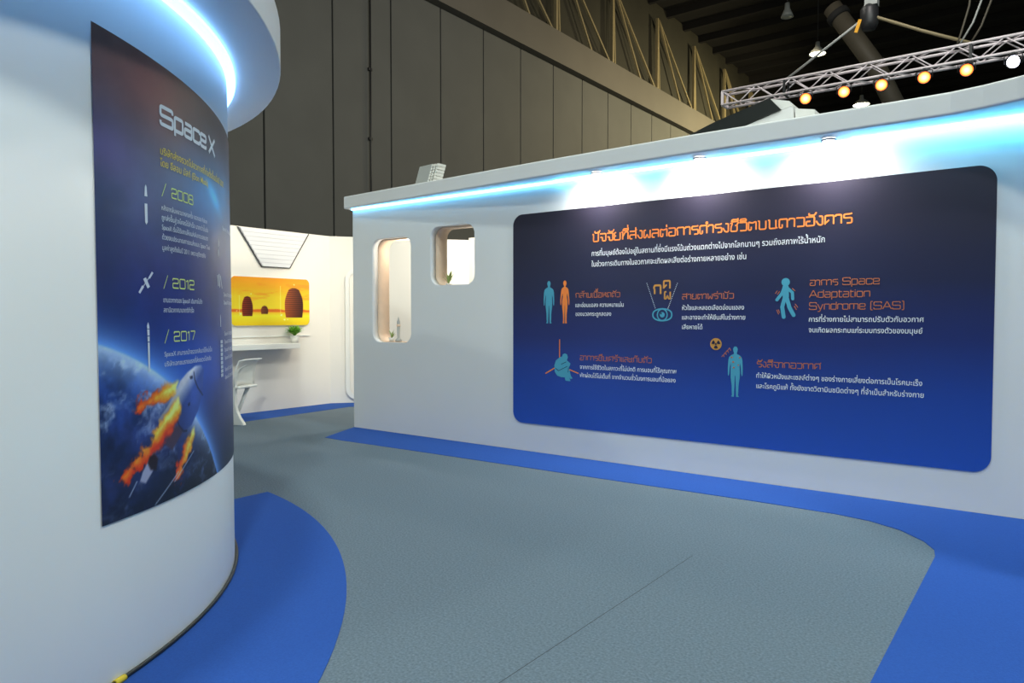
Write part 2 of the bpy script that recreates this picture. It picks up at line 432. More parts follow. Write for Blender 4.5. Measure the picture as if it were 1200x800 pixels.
def stroke_text(name, body, u0, v0, u1, h, fn, m, parent, w=.17):
    """Square extended lettering from (u0, v0), fitted to u1, consonant height h; fn(u, v, lift) places a point."""
    x, strokes, prev = 0.0, [], ''
    for ch in body:
        adv, ss = GL[ch]
        up = .42 if (ch in '่้' and prev in UPPER) else 0
        for s in ss:
            strokes.append([(x + p[0], p[1] + up) for p in rounded(s, .17)])
        x += adv; prev = ch
    k = (u1 - u0) / (x - .18)
    mb = MB()
    for i, s in enumerate(strokes):
        vs, fs = strip([(p[0] * k, p[1] * h) for p in s], w * h)
        mb.add([fn(u0 + p[0], v0 + p[1], .00006 * (i % 7)) for p in vs], fs)
    me = bpy.data.meshes.new(name); me.from_pydata(mb.v, [], mb.f); me.update()
    return put(name, me, parent, m)


HK = None


def font_mesh(body, bold=0.0):
    cu = bpy.data.curves.new('letters', 'FONT'); cu.body = body; cu.resolution_u = 3; cu.offset = bold
    prev = ''
    for i, ch in enumerate(body):
        cu.body_format[i].material_index = 0
        if ch in '่้์๊๋' and prev in 'ัิีึื': cu.body_format[i].material_index = 1
        if ch in '่้' and i + 1 < len(body) and body[i + 1] == 'ำ': cu.body_format[i].material_index = 1
        prev = ch
    for _ in range(2): cu.materials.append(I_white)
    o = bpy.data.objects.new('letters', cu); COL.objects.link(o)
    me = bpy.data.meshes.new_from_object(o.evaluated_get(bpy.context.evaluated_depsgraph_get()))
    bpy.data.objects.remove(o); bpy.data.curves.remove(cu)
    V = np.zeros(len(me.vertices) * 3); me.vertices.foreach_get('co', V); V = V.reshape(-1, 3)
    hi = set()
    F = []
    for p in me.polygons:
        F.append(list(p.vertices))
        if p.material_index == 1: hi.update(p.vertices)
    for i in hi: V[i, 1] += .21
    bpy.data.meshes.remove(me)
    return V, F


def font_text(name, body, u0, v0, u1, hk, fn, m, parent, bold=.012):
    global HK
    if HK is None:
        V, _ = font_mesh('ก'); HK = V[:, 1].max()
    V, F = font_mesh(body, bold)
    x0, x1 = V[:, 0].min(), V[:, 0].max()
    k, ky = (u1 - u0) / (x1 - x0), hk / HK
    me = bpy.data.meshes.new(name)
    me.from_pydata([fn(u0 + (p[0] - x0) * k, v0 + p[1] * ky, 0) for p in V], [], F); me.update()
    return put(name, me, parent, m)


# ---------------------------------------------------------------- printed pictures painted on a grid
def vnoise(x, y, seed):
    rs = np.random.RandomState(seed); T = rs.rand(64, 64)
    xi, yi = np.floor(x).astype(int), np.floor(y).astype(int); fx, fy = x - xi, y - yi
    fx, fy = fx * fx * (3 - 2 * fx), fy * fy * (3 - 2 * fy)
    g = lambda a, b: T[a % 64, b % 64]
    return (g(xi, yi) * (1 - fx) + g(xi + 1, yi) * fx) * (1 - fy) + (g(xi, yi + 1) * (1 - fx) + g(xi + 1, yi + 1) * fx) * fy


def fbm(x, y, seed, oc=5):
    o, a, t = 0, .5, 0
    for k in range(oc):
        o = o + a * vnoise(x * 2 ** k + 7 * k, y * 2 ** k + 3 * k, seed + k); t += a; a *= .55
    return o / t


def poly_sd(X, Y, poly):
    """Signed distance, positive inside."""
    d = np.full(X.shape, 1e9); ins = np.zeros(X.shape, bool); n = len(poly)
    for i in range(n):
        (ax, ay), (bx, by) = poly[i], poly[(i + 1) % n]
        ex, ey = bx - ax, by - ay; wx, wy = X - ax, Y - ay
        t = np.clip((wx * ex + wy * ey) / (ex * ex + ey * ey + 1e-12), 0, 1)
        d = np.minimum(d, np.hypot(wx - ex * t, wy - ey * t))
        c = ((ay <= Y) & (by > Y)) | ((by <= Y) & (ay > Y))
        xx = ax + (Y - ay) / (by - ay + 1e-12) * ex
        ins ^= c & (X < xx)
    return np.where(ins, d, -d)


def seg_d(X, Y, a, b):
    ex, ey = b[0] - a[0], b[1] - a[1]
    t = np.clip(((X - a[0]) * ex + (Y - a[1]) * ey) / (ex * ex + ey * ey), 0, 1)
    return np.hypot(X - a[0] - ex * t, Y - a[1] - ey * t), t


def lin(img): return np.where(img <= .04045, img / 12.92, ((np.maximum(img, 0) + .055) / 1.055) ** 2.4)


def over(img, a, c):
    a = np.clip(a, 0, 1)[..., None]
    return img * (1 - a) + a * (np.array(c, float) / 255.0 if not isinstance(c, np.ndarray) else c)


def grid_print(name, us, vs, fn, img, gain, parent, m):
    """A printed sheet: grid over us x vs placed by fn, colour img (srgb, rows = vs) in a point attribute."""
    nu, nv = len(us), len(vs)
    verts = [fn(u, v, 0) for v in vs for u in us]
    idx = np.arange(nu * nv).reshape(nv, nu)
    F = np.stack([idx[:-1, :-1], idx[:-1, 1:], idx[1:, 1:], idx[1:, :-1]], -1).reshape(-1, 4)
    me = bpy.data.meshes.new(name); me.from_pydata(verts, [], F.tolist()); me.update()
    at = me.color_attributes.new('print', 'FLOAT_COLOR', 'POINT')
    c = np.ones((nu * nv, 4)); c[:, :3] = np.clip(lin(np.clip(img.reshape(-1, 3), 0, 1)) * gain, 0, .92)
    at.data.foreach_set('color', c.astype(np.float32).ravel())
    me.polygons.foreach_set('use_smooth', [True] * len(F))
    return put(name, me, parent, m)


# ================================================================ the round tower on the left
TC = (-5.56, .154); CC = (-5.70, -.166)
def TR(z): return 2.788 - .004 * z


tower = thing('booth_tower', 'round white exhibition tower with overhanging ring canopy and cyan light', 'exhibition stand', (TC[0], TC[1], 0))
NT = 160
sh = MB().lathe([(TR(0), 0), (TR(2.97), 2.97), (.1, 2.97)], (TC[0], TC[1], 0), NT); sh.build('curved_wall', M_whitewall, tower)
cb = MB().lathe([(.05, 2.972), (3.43, 2.972), (3.43, 3.215), (.05, 3.215)], (CC[0], CC[1], 0), NT)
co = cb.build('canopy', M_white, tower); co.data.polygons.foreach_set('use_smooth', [False] * len(co.data.polygons))
md = co.modifiers.new('edge', 'BEVEL'); md.width = .008; md.segments = 2; md.limit_method = 'ANGLE'; md.angle_limit = R(40)
rr = TR(2.96)
MB().lathe([(rr + .002, 2.962), (rr + .05, 2.962), (rr + .05, 2.94), (rr + .002, 2.93)], (TC[0], TC[1], 0), NT).build('light_strip', M_ledring, co)['label'] = 'glowing cyan light strip'


def tp(s, z, lift=0.0):
    a = R(23.73) + s / 2.788; r = TR(z) + .0045 + lift
    return (TC[0] + r * math.cos(a), TC[1] + r * math.sin(a), z)


def tpt(s, z, lift=0.0): return tp(s, z, .0025 + lift)


# printed poster wrapped round the tower
us = np.linspace(0, 1.95, 326); ts = np.linspace(0, 1, 340)
SS, T_ = np.meshgrid(us, ts)
def zrow(s, t): return .668 + t * (2.655 - .055 * s - .668)
ZZ = zrow(SS, T_)
img = np.zeros(SS.shape + (3,))
keys = [(.66, (10, 14, 30)), (.9, (18, 30, 72)), (1.2, (30, 52, 128)), (1.45, (26, 42, 108)), (1.7, (34, 42, 98)), (1.95, (52, 56, 98)), (2.2, (78, 76, 110)), (2.45, (84, 68, 76)), (2.66, (98, 76, 68))]
for c in range(3): img[..., c] = np.interp(ZZ, [k[0] for k in keys], [k[1][c] / 255 for k in keys])
nz = fbm(SS * 4 + 3, ZZ * 4, 11); n2 = fbm(SS * 9, ZZ * 9 + 5, 31)
img *= (0.72 + .55 * nz)[..., None]
img = over(img, .75 * np.exp(-(((SS - .40) / .30) ** 2 + ((ZZ - 2.50) / .20) ** 2)), (136, 84, 80))
img = over(img, .55 * np.exp(-(((SS - .05) / .20) ** 2 + ((ZZ - 2.17) / .13) ** 2)), (96, 74, 132))
img = over(img, .60 * np.exp(-(((SS - 1.05) / .45) ** 2 + ((ZZ - 2.50) / .22) ** 2)), (76, 72, 74))
img = over(img, .55 * np.exp(-(((SS - .02) / .12) ** 2 + ((ZZ - 1.75) / .35) ** 2)), (20, 22, 62))
img = over(img, .85 * np.exp(-(((SS - 1.0) / .42) ** 2 + ((ZZ - 2.13) / .19) ** 2)) * (.6 + .6 * nz), (70, 130, 190))
img = over(img, .9 * np.exp(-(((SS - 1.03) / .13) ** 2 + ((ZZ - 2.14 + .4 * (SS - 1.03)) / .05) ** 2)), (90, 195, 250))
img = over(img, .35 * np.exp(-(((SS - 1.45) / .34) ** 2 + ((ZZ - 1.8) / .8) ** 2)), (120, 140, 165))
img = over(img, .6 * np.exp(-(((SS - .75) / .35) ** 2 + ((ZZ - 1.28) / .16) ** 2)), (40, 96, 205))
# planet with a bright limb
A = np.array([(.012, 1.399), (.112, 1.36), (.296, 1.258), (.725, 1.0), (.933, .745)])
q = np.linalg.lstsq(np.c_[2 * A, np.ones(len(A))], (A ** 2).sum(1), rcond=None)[0]; er = math.sqrt(q[2] + q[0] ** 2 + q[1] ** 2)
dd = np.hypot(SS - q[0], ZZ - q[1]) - er
img = over(img, .95 * np.exp(-np.maximum(dd, 0) / .075), (110, 168, 246))
cl = fbm(SS * 7 + 2 * n2, ZZ * 9, 77); deep = np.clip((ZZ - .68) / .55, 0, 1)
c2 = fbm(SS * 16 + 5 * n2, ZZ * 22 + 4 * nz, 91)
ear = np.stack([.085 + .07 * deep, .13 + .15 * deep, .27 + .30 * deep], -1) * (.30 + 1.2 * n2)[..., None]
ear = over(ear, .5 * np.clip((nz - .5) * 4, 0, 1) * deep, (98, 84, 140))
ear = over(ear, np.clip((cl - .47) * 4.5, 0, .75) * np.clip((c2 - .30) * 3, 0, 1) * (.25 + .75 * deep), (190, 204, 226))
ear = over(ear, .85 * np.clip(1 + dd / .20, 0, 1) ** 2.0, (196, 222, 252))
ear = over(ear, np.clip((.95 - ZZ + .30 * (SS - .5)) * 2.6, 0, .93) * np.clip(1.25 - 1.1 * np.clip((c2 - .5) * 4, 0, 1), 0, 1), (7, 11, 22))
img = over(img, np.clip(-dd / .012 + .5, 0, 1), ear)
# broken rocket and its flames
hull = [(0.775, 1.262), (0.704, 1.262), (0.618, 1.238), (0.545, 1.203), (0.487, 1.141), (0.421, 1.092), (0.352, 1.045), (0.394, 0.952), (0.508, 1.004), (0.561, 0.96), (0.651, 0.978), (0.731, 1.043), (0.79, 1.128), (0.81, 1.234)]
axd, axt = seg_d(SS, ZZ, (.80, 1.26), (.37, .98)); side = (SS - .80) * (-.28) - (ZZ - 1.26) * (-.43)
hc = np.clip(.25 + side * 26.0, 0, 1)
hullc = (hc[..., None] * np.array([222, 224, 236]) + (1 - hc[..., None]) * np.array([58, 84, 158])) / 255
hullc = hullc * (1 - .55 * np.clip(axt - .25, 0, 1))[..., None] * (.8 + .4 * n2)[..., None]
def soft(p, w): return np.clip(poly_sd(SS, ZZ, p) / w + .5, 0, 1)
img = over(img, soft(hull, .010), hullc)
img = over(img, soft([(0.417, 0.965), (0.508, 1.0), (0.561, 0.962), (0.497, 0.916), (0.46, 0.891), (0.403, 0.924)], .012), (66, 52, 66))
for pl in ([(0.685, 1.233), (0.695, 1.195), (0.727, 1.154), (0.789, 1.109)], [(0.509, 1.022), (0.526, 0.993), (0.567, 0.961), (0.599, 0.958)]):
    for a, b in zip(pl, pl[1:]): img = over(img, np.clip(1.3 - seg_d(SS, ZZ, a, b)[0] / .005, 0, 1), (20, 24, 44))
for p in ([(0.638, 1.214), (0.669, 1.218), (0.675, 1.204), (0.646, 1.201)], [(0.613, 1.086), (0.638, 1.092), (0.637, 1.077), (0.617, 1.072)]):
    img = over(img, soft(p, .006), (26, 34, 62))
for pl, a, b in (([(0.538, 1.207), (0.44, 1.204), (0.335, 1.192), (0.241, 1.147), (0.197, 1.116), (0.24, 1.098), (0.319, 1.1), (0.421, 1.118), (0.496, 1.149)], (.52, 1.19), (.20, 1.11)),
                 ([(0.525, 1.128), (0.469, 1.112), (0.389, 1.048), (0.288, 0.961), (0.186, 0.905), (0.105, 0.841), (0.149, 0.828), (0.246, 0.86), (0.341, 0.892), (0.432, 0.945), (0.517, 1.012), (0.559, 1.079)], (.52, 1.10), (.12, .835)),
                 ([(0.683, 0.974), (0.629, 0.94), (0.55, 0.889), (0.503, 0.807), (0.488, 0.738), (0.513, 0.737), (0.565, 0.794), (0.636, 0.854), (0.687, 0.921)], (.68, .96), (.50, .745))):
    sd = poly_sd(SS, ZZ, pl); dl, t = seg_d(SS, ZZ, a, b); fn_ = fbm(SS * 22, ZZ * 22, 5)
    f3 = fbm(SS * 60, ZZ * 60, 8); al = np.clip((sd - .004 + (fn_ - .5) * .11 * (.25 + t) + (f3 - .5) * .05 * t) / .022 + .5, 0, 1)
    hot = np.clip(1.2 - t * 1.0 - dl / .07 + (fn_ - .5) * .9, 0, 1)
    fc = np.stack([.80 + .22 * hot, .20 + .70 * hot ** 1.1, .05 + .42 * hot ** 3], -1)
    img = over(img, al, np.clip(fc, 0, 1))
img = over(img, soft([(0.239, 0.837), (0.279, 0.879), (0.306, 0.899), (0.34, 0.875), (0.304, 0.823), (0.257, 0.783), (0.219, 0.799)], .008), (150, 152, 178))
img = over(img, soft([(0.286, 0.894), (0.32, 0.9), (0.347, 0.874), (0.332, 0.825), (0.291, 0.834), (0.272, 0.867)], .010), (32, 20, 24))
for a, b in (((0.201, 0.804), (0.153, 0.75)), ((0.51, 0.778), (0.321, 0.674)), ((0.668, 0.848), (0.475, 0.741))):
    img = over(img, .8 * np.clip(1.2 - seg_d(SS, ZZ, a, b)[0] / .004, 0, 1), (168, 184, 206))
poster = thing('poster', 'tall dark space poster with rocket history wrapped around the white tower', 'poster', (-2.9, 2.0, 0.668))
M_poster = attr_mat('poster_print', .38, .4)
nu, nv = len(us), len(ts)
pv = [tp(u, zrow(u, t), 0) for t in ts for u in us]
idx = np.arange(nu * nv).reshape(nv, nu)
F = np.stack([idx[:-1, :-1], idx[:-1, 1:], idx[1:, 1:], idx[1:, :-1]], -1).reshape(-1, 4)
me = bpy.data.meshes.new('sheet'); me.from_pydata(pv, [], F.tolist()); me.update()
at = me.color_attributes.new('print', 'FLOAT_COLOR', 'POINT')
c4 = np.ones((nu * nv, 4)); c4[:, :3] = np.clip(lin(np.clip(img.reshape(-1, 3), 0, 1)) * 1.3, 0, .92)
at.data.foreach_set('color', c4.astype(np.float32).ravel()); me.polygons.foreach_set('use_smooth', [True] * len(F))
put('sheet', me, poster, M_poster)

stroke_text('title_lettering', 'Space', .409, 2.368, .895, .060, tpt, I_white, poster, .29)
stroke_text('title_lettering', 'X', .934, 2.359, 1.048, .067, tpt, I_white, poster, .28)
font_text('subtitle_lettering', 'บริษัทส่งจรวดไปอวกาศที่ก่อตั้งขึ้นเมื่อปี 2002', .406, 2.231, 1.25, .025, tpt, I_yellow, poster, .012)
font_text('subtitle_lettering', 'โดย อีลอน มัสก์ (Elon Musk)', .404, 2.178, .915, .025, tpt, I_yellow, poster, .012)
for yr, x0, z0 in (('2008', .492, 2.051), ('2012', .487, 1.637), ('2017', .489, 1.391)):
    stroke_text('year_lettering', yr, x0, z0, x0 + .215, .033, tpt, I_lime, poster, .17)
    stroke_text('slash_lettering', '/', .412, z0 - .004, .453, .043, tpt, I_lime, poster, .09)
for (z0, x1), t in zip(((1.983, .89), (1.939, .902), (1.896, .90), (1.852, .925), (1.804, .857), (1.569, .80), (1.524, .693), (1.324, .93), (1.279, .914)),
                       ('หลังจากล้มเหลวมาหลายครั้ง จรวดของ Falcon', 'ถูกส่งขึ้นสู่วงโคจรได้สำเร็จ มากกว่านั้นยัง', 'SpaceX เริ่มได้รับงานให้ขนส่งสัมภาระของนาซา', 'ด้วยงบประมาณการขนส่งแบบ Space Taxi', 'มูลค่าสูงถึงในปี 2011 เพราะยุติภารกิจ', 'ยานอวกาศของ SpaceX เดินทางไปถึง', 'สถานีอวกาศนานาชาติสำเร็จ', 'SpaceX สามารถนำจรวดกลับมาใช้ใหม่เป็น', 'บริษัทเอกชนรายแรกที่ส่งจรวดไปกลับ')):
    font_text('body_lettering', t, .408, z0, x1, .0175, tpt, I_pale, poster, .004)


def polys(name, ps, fn, m, parent):
    mb = MB()
    for i, p in enumerate(ps): mb.add([fn(x, y, .00008 * i) for x, y in p], [list(range(len(p)))])
    me = bpy.data.meshes.new(name); me.from_pydata(mb.v, [], mb.f); me.update()
    return put(name, me, parent, m)


def seg_rect(a, b, w):
    a, b = np.array(a, float), np.array(b, float); d = (b - a) / np.linalg.norm(b - a); n = np.array([-d[1], d[0]]) * w / 2
    return [tuple(a + n), tuple(a - n), tuple(b - n), tuple(b + n)]


polys('rocket_icon', [[(0.288, 2.064), (0.294, 2.075), (0.3, 2.066), (0.302, 2.04), (0.304, 2.024), (0.284, 2.024), (.286, 2.04)], [(0.284, 1.992), (0.302, 1.993), (0.303, 1.915), (0.294, 1.902), (0.285, 1.912)]], tpt, I_pale, poster)
polys('satellite_icon', [[(0.264, 1.666), (0.283, 1.674), (0.309, 1.635), (0.293, 1.626)], [(0.299, 1.673), (0.325, 1.702), (0.336, 1.696), (0.31, 1.669)], [(0.231, 1.608), (0.257, 1.639), (0.269, 1.632), (0.242, 1.602)], seg_rect((.25, 1.62), (.32, 1.69), .004)], tpt, I_pale, poster)
polys('rocket_icon', [[(0.283, 1.465), (0.292, 1.481), (0.299, 1.464), (0.3, 1.452), (.284, 1.452)], [(.284, 1.449), (.300, 1.449), (.300, 1.422), (.285, 1.422)], [(.285, 1.418), (.300, 1.418), (.299, 1.396), (.286, 1.396)], [(.286, 1.392), (.299, 1.392), (0.299, 1.266), (0.287, 1.266)]], tpt, I_pale, poster)
polys('rocket_icon', [[(1.083, 1.912), (1.092, 1.93), (1.10, 1.912), (1.10, 1.885), (1.083, 1.885)], [(1.075, 1.862), (1.092, 1.875), (1.095, 1.84), (1.08, 1.83)]], tpt, I_pale, poster)
polys('satellite_icon', [[(1.085, 1.735), (1.10, 1.74), (1.115, 1.67), (1.10, 1.66)], seg_rect((1.06, 1.73), (1.075, 1.67), .016), seg_rect((1.12, 1.73), (1.16, 1.66), .012)], tpt, I_pale, poster)
polys('rocket_icon', [[(1.10, 1.50), (1.108, 1.52), (1.116, 1.50), (1.116, 1.45), (1.10, 1.45)]], tpt, I_pale, poster)
for k in range(9): polys('printed_bar', [[(1.098, 1.376 - .023 * k), (1.150, 1.376 - .023 * k), (1.151, 1.358 - .023 * k), (1.099, 1.358 - .023 * k)]], tpt, I_silver, poster)
for k, (z, n) in enumerate(((1.99, 1), (1.62, 2), (1.40, 4), (1.2, 2))):
    for j in range(n): font_text('body_lettering', 'SpaceX สามารถเดินทาง', 1.20, z - .045 * j, 1.62, .0175, tpt, I_pale, poster, .004)

# cable around the foot of the tower
cab = thing('floor_cable', 'black cable lying around the foot of the white tower', 'cable', (-3.0, 1.2, 0))
cbl = MB().tube([(TC[0] + (TR(0) + .0115) * math.cos(R(a)), TC[1] + (TR(0) + .0115) * math.sin(R(a)), .0145) for a in range(-20, 76, 2)], .0095, 10).build('cable', M_cable, cab)
ta = R(24.5)
MB().tube([(TC[0] + (TR(0) + .0125) * math.cos(ta + k * .005), TC[1] + (TR(0) + .0125) * math.sin(ta + k * .005), .0145) for k in range(5)], .0135, 12).build('tape', M_yellow, cbl)['label'] = 'yellow tape wrapped on the black cable'

# blue carpet in a rounded shape around the tower
DC, DR = (-6.118, -1.024), 4.707
a0, a1 = math.atan2(3.62 + 1.024, -5.36 + 6.118), R(-60)
pl = [(DC[0] + DR * math.cos(a), DC[1] + DR * math.sin(a)) for a in np.linspace(a0, a1, 90)] + [(TC[0] + 2.80 * math.cos(t), TC[1] + 2.80 * math.sin(t)) for t in np.linspace(R(-70), R(85.9), 80)]
tag(MB().prism([(x, y, .0005) for x, y in pl], (0, 0, .004)).build('carpet', M_blue), 'blue rounded carpet at the foot of the round tower', 'carpet')

# ================================================================ the long partition wall
YW = 6.507; TH = .10
W1 = (-7.228, 1.175, -6.510, 2.535, .13); W2 = (-6.168, 1.897, -5.457, 2.615, .125)
part = thing('partition_wall', 'long white stand wall with two rounded openings and a blue-lit cornice', 'exhibition stand', (-3, YW, 0))
me = flat_solid('wall_board', [[(-7.61, 0), (3.2, 0), (3.2, 2.97), (-7.61, 2.97)], rrect(*W1), rrect(*W2)], TH, lambda u, v, w: (u, YW + w, v))
wbd = put('wall_board', me, part, M_whitewall)
front = [(-7.72, 6.44), (-6.1, 6.33), (-4.4, 6.215), (-2.6, 6.14), (-1.5, 6.13), (-.9, 6.125), (-.62, 6.115), (-.42, 6.07), (-.22, 6.0), (.05, 5.86), (.4, 5.62), (.9, 5.2), (3.2, 4.6)]
cp_ = [(x, y, 2.972) for x, y in front] + [(3.2, 7.0, 2.972), (-7.72, 7.0, 2.972)]
cornice = MB().prism(cp_, (0, 0, .168)).build('cornice', M_white, part, .018, 3)
for xa, xb, lm, of in ((-7.60, -4.3, M_led, .026), (-4.3, -1.35, M_ledmid, .045), (-1.35, 3.2, M_ledhot, .07)):
    MB().bar((xa, YW - of, 2.957), (xb, YW - of, 2.957), .022, .022).build('light_strip', lm, cornice)['label'] = 'glowing cyan light strip'
for w in (W1, W2):
    x0, z0, x1, z1, r = w
    lo = rrect(x0 - .03, z0 - .03, x1 + .03, z1 + .03, r + .03); li = rrect(x0 + .006, z0 + .006, x1 - .006, z1 - .006, r - .006)
    put('window_liner', flat_solid('window_liner', [lo, li], .20, lambda u, v, w: (u, YW + TH + .001 + w, v)), wbd, M_liner)['label'] = 'pale wood lining of the rounded opening'


# recessed spotlights in the cornice: can, lens, and the light they throw
def downlight(x, y, label):
    t = thing('downlight', label, 'spotlight', (x, y, 2.97), 'spotlights under the cornice')
    rm_ = MB().lathe([(.05, 0), (.062, -.004), (.062, -.02), (.046, -.02), (.044, -.004)], (x, y, 2.971), 24).build('rim', M_alu, t)
    MB().lathe([(0, -.010), (.044, -.010), (.044, -.004)], (x, y, 2.971), 24).build('lens', M_hotlens, rm_)
    lamp('downlight_beam', 'SPOT', (x, y, 2.955), 130, (1.0, .98, .90), .04, (x, YW, 2.72), 172, 1.0)


downlight(-3.72, 6.36, 'small white spotlight under the cornice above the panel heading, first of three')
downlight(-2.62, 6.34, 'small white spotlight under the cornice, middle one of three')
downlight(-1.50, 6.33, 'small white spotlight under the cornice above the walking figure, last of three')

# blue carpet along the partition
bl = [(-7.60, 6.50), (-7.24, 5.72), (-6.9, 5.705), (-5.5, 5.75), (-3.4, 5.79), (-1.9, 5.83), (-1.3, 5.82), (-1.05, 5.77), (-.83, 5.65), (-.66, 5.46), (-.58, 5.30), (-.558, 5.16), (-.567, 3.2), (-.57, -3), (3.2, -3), (3.2, 6.50)]
tag(MB().prism([(x, y, .0005) for x, y in bl], (0, 0, .004)).build('carpet', M_blue), 'long blue carpet border along the foot of the panelled wall', 'carpet')

# ---------------------------------------------------------------- the printed information panel
PX0, PX1, PZ0, PZ1 = -4.878, -.35, .318, 2.650
info = thing('info_panel', 'large dark blue rounded panel with orange heading and body icons on the white wall', 'sign', ((PX0 + PX1) / 2, YW, PZ0))
M_info = bpy.data.materials.new('panel_print'); M_info.use_nodes = True
nt = M_info.node_tree; b = nt.nodes['Principled BSDF']; b.inputs['Roughness'].default_value = .34; b.inputs['Specular IOR Level'].default_value = .45
tc = nt.nodes.new('ShaderNodeTexCoord'); sx = nt.nodes.new('ShaderNodeSeparateXYZ'); mr = nt.nodes.new('ShaderNodeMapRange'); rp_ = nt.nodes.new('ShaderNodeValToRGB')
nt.links.new(tc.outputs['Object'], sx.inputs['Vector'])
nz_ = nt.nodes.new('ShaderNodeTexNoise'); nz_.inputs['Scale'].default_value = .5; nz_.inputs['Detail'].default_value = 1
nt.links.new(tc.outputs['Object'], nz_.inputs['Vector'])
ad = nt.nodes.new('ShaderNodeMath'); ad.operation = 'MULTIPLY_ADD'; ad.inputs[1].default_value = .35
nt.links.new(nz_.outputs['Fac'], ad.inputs[0]); nt.links.new(sx.outputs['Z'], ad.inputs[2])
mr.inputs['From Min'].default_value = PZ0 + .17; mr.inputs['From Max'].default_value = PZ1 + .17
nt.links.new(ad.outputs[0], mr.inputs['Value']); nt.links.new(mr.outputs['Result'], rp_.inputs['Fac'])
cr = rp_.color_ramp
cr.elements[0].position = 0.0; cr.elements[0].color = (.018, .085, .46, 1)
cr.elements[1].position = 1.0; cr.elements[1].color = (.026, .022, .036, 1)
for p, c in ((.22, (.014, .058, .33, 1)), (.42, (.014, .028, .15, 1)), (.62, (.017, .021, .065, 1)), (.82, (.022, .021, .044, 1))):
    e = cr.elements.new(p); e.color = c
nt.links.new(rp_.outputs['Color'], b.inputs['Base Color'])
put('board', flat_solid('board', [rrect(PX0, PZ0, PX1, PZ1, .125, 12)], .012, lambda u, v, w: (u, YW - .0125 + w, v)), info, M_info)


def ip(x, z, lift=0.0): return (x, YW - .0145 - lift, z)


stroke_text('heading_lettering', 'ปัจจัยที่ส่งผลต่อการดำรงชีวิตบนดาวอังคาร', -3.844, 2.290, -1.352, .074, ip, I_orange, info, .17)
BODY = [
 ('การที่มนุษย์ต้องไปอยู่ในสถานที่ซึ่งมีแรงโน้มถ่วงแตกต่างไปจากโลกนานๆ รวมถึงสภาพไร้น้ำหนัก', -3.852, 2.142, -1.560, .041),
 ('ในช่วงการเดินทางในอวกาศจะเกิดผลเสียต่อร่างกายหลายอย่าง เช่น', -3.853, 2.031, -2.231, .041),
 ('และอ่อนแอลง ความหนาแน่น', -4.048, 1.611, -3.476, .034), ('ของมวลกระดูกลดลง', -4.047, 1.518, -3.618, .034),
 ('หัวใจและหลอดเลือดอ่อนแอลง', -2.845, 1.573, -2.246, .034), ('และอาจจะทำให้ยีนส์ในร่างกาย', -2.845, 1.482, -2.234, .034), ('เสียหายได้', -2.844, 1.390, -2.640, .034),
 ('การที่ร่างกายไม่สามารถปรับตัวกับอวกาศ', -1.681, 1.465, -.813, .034), ('จนเกิดผลกระทบแก่ระบบทรงตัวของมนุษย์', -1.680, 1.373, -.820, .034),
 ('จากการใช้ชีวิตในสภาวะที่ไม่ปกติ การนอนที่ไร้คุณภาพ', -3.991, .958, -2.899, .034), ('พักผ่อนได้ไม่เต็มที่ จากจำนวนชั่วโมงการนอนที่น้อยลง', -3.991, .870, -2.906, .034),
 ('ทำให้ผิวหนังและเซลล์ต่างๆ ของร่างกายเสี่ยงต่อการเป็นโรคมะเร็ง', -2.127, .957, -.815, .034), ('และโรคภูมิแพ้ ทั้งยังขาดวิตามินชนิดต่างๆ ที่จำเป็นสำหรับร่างกาย', -2.126, .864, -.803, .034)]
for t, x0, z0, x1, hk in BODY: font_text('body_lettering', t, x0, z0, x1, hk, ip, I_white, info, .006)
for t, x0, z0, x1, h in (('กล้ามเนื้อหดตัว', -4.046, 1.711, -3.521, .046), ('สายตาพร่ามัว', -2.846, 1.677, -2.346, .046), ('อาการซึมเศร้าและเก็บตัว', -3.991, 1.052, -3.165, .045), ('รังสีจากอวกาศ', -2.124, 1.056, -1.580, .046),
                         ('อาการ Space', -1.677, 1.776, -1.135, .045), ('Adaptation', -1.680, 1.673, -1.204, .045), ('Syndrome (SAS)', -1.679, 1.570, -.954, .045)):
    stroke_text('subheading_lettering', t, x0, z0, x1, h, ip, I_rust, info, .15)


def fit(pts, box):
    """Local outline in 0..1 x 0..1 to box (x0, z_top, x1, z_bottom)."""
    x0, zt, x1, zb = box
    return [(x0 + (x1 - x0) * p[0], zb + (zt - zb) * p[1]) for p in pts]


def mirror(half): return half + [(1 - x, y) for x, y in reversed(half)]


def circle(cx, cy, r, n=28, ry=None): return [(cx + r * math.cos(2 * math.pi * k / n), cy + (ry or r) * math.sin(2 * math.pi * k / n)) for k in range(n)]


MAN = mirror([(.5, 1), (.40, .985), (.345, .95), (.36, .905), (.40, .875), (.40, .85), (.20, .82), (.08, .785), (.03, .72), (.0, .56), (.015, .43), (.06, .41), (.10, .45), (.13, .56), (.19, .68), (.21, .60), (.185, .50), (.20, .38), (.27, .22), (.28, .10), (.30, .035), (.24, .01), (.28, .0), (.43, .0), (.435, .04), (.455, .20), (.485, .42)])
WOM = mirror([(.5, 1), (.37, .98), (.31, .94), (.34, .90), (.42, .87), (.42, .85), (.22, .825), (.12, .79), (.06, .70), (.0, .54), (.01, .44), (.07, .42), (.10, .47), (.16, .60), (.25, .70), (.29, .62), (.20, .50), (.22, .36), (.30, .20), (.31, .08), (.28, .0), (.45, .0), (.45, .06), (.465, .22), (.49, .42)])
polys('man_icon', [fit(MAN, (-4.458, 1.899, -4.319, 1.437))], ip, I_teal, info)
polys('woman_icon', [fit(WOM, (-4.240, 1.899, -4.125, 1.438))], ip, I_orange, info)
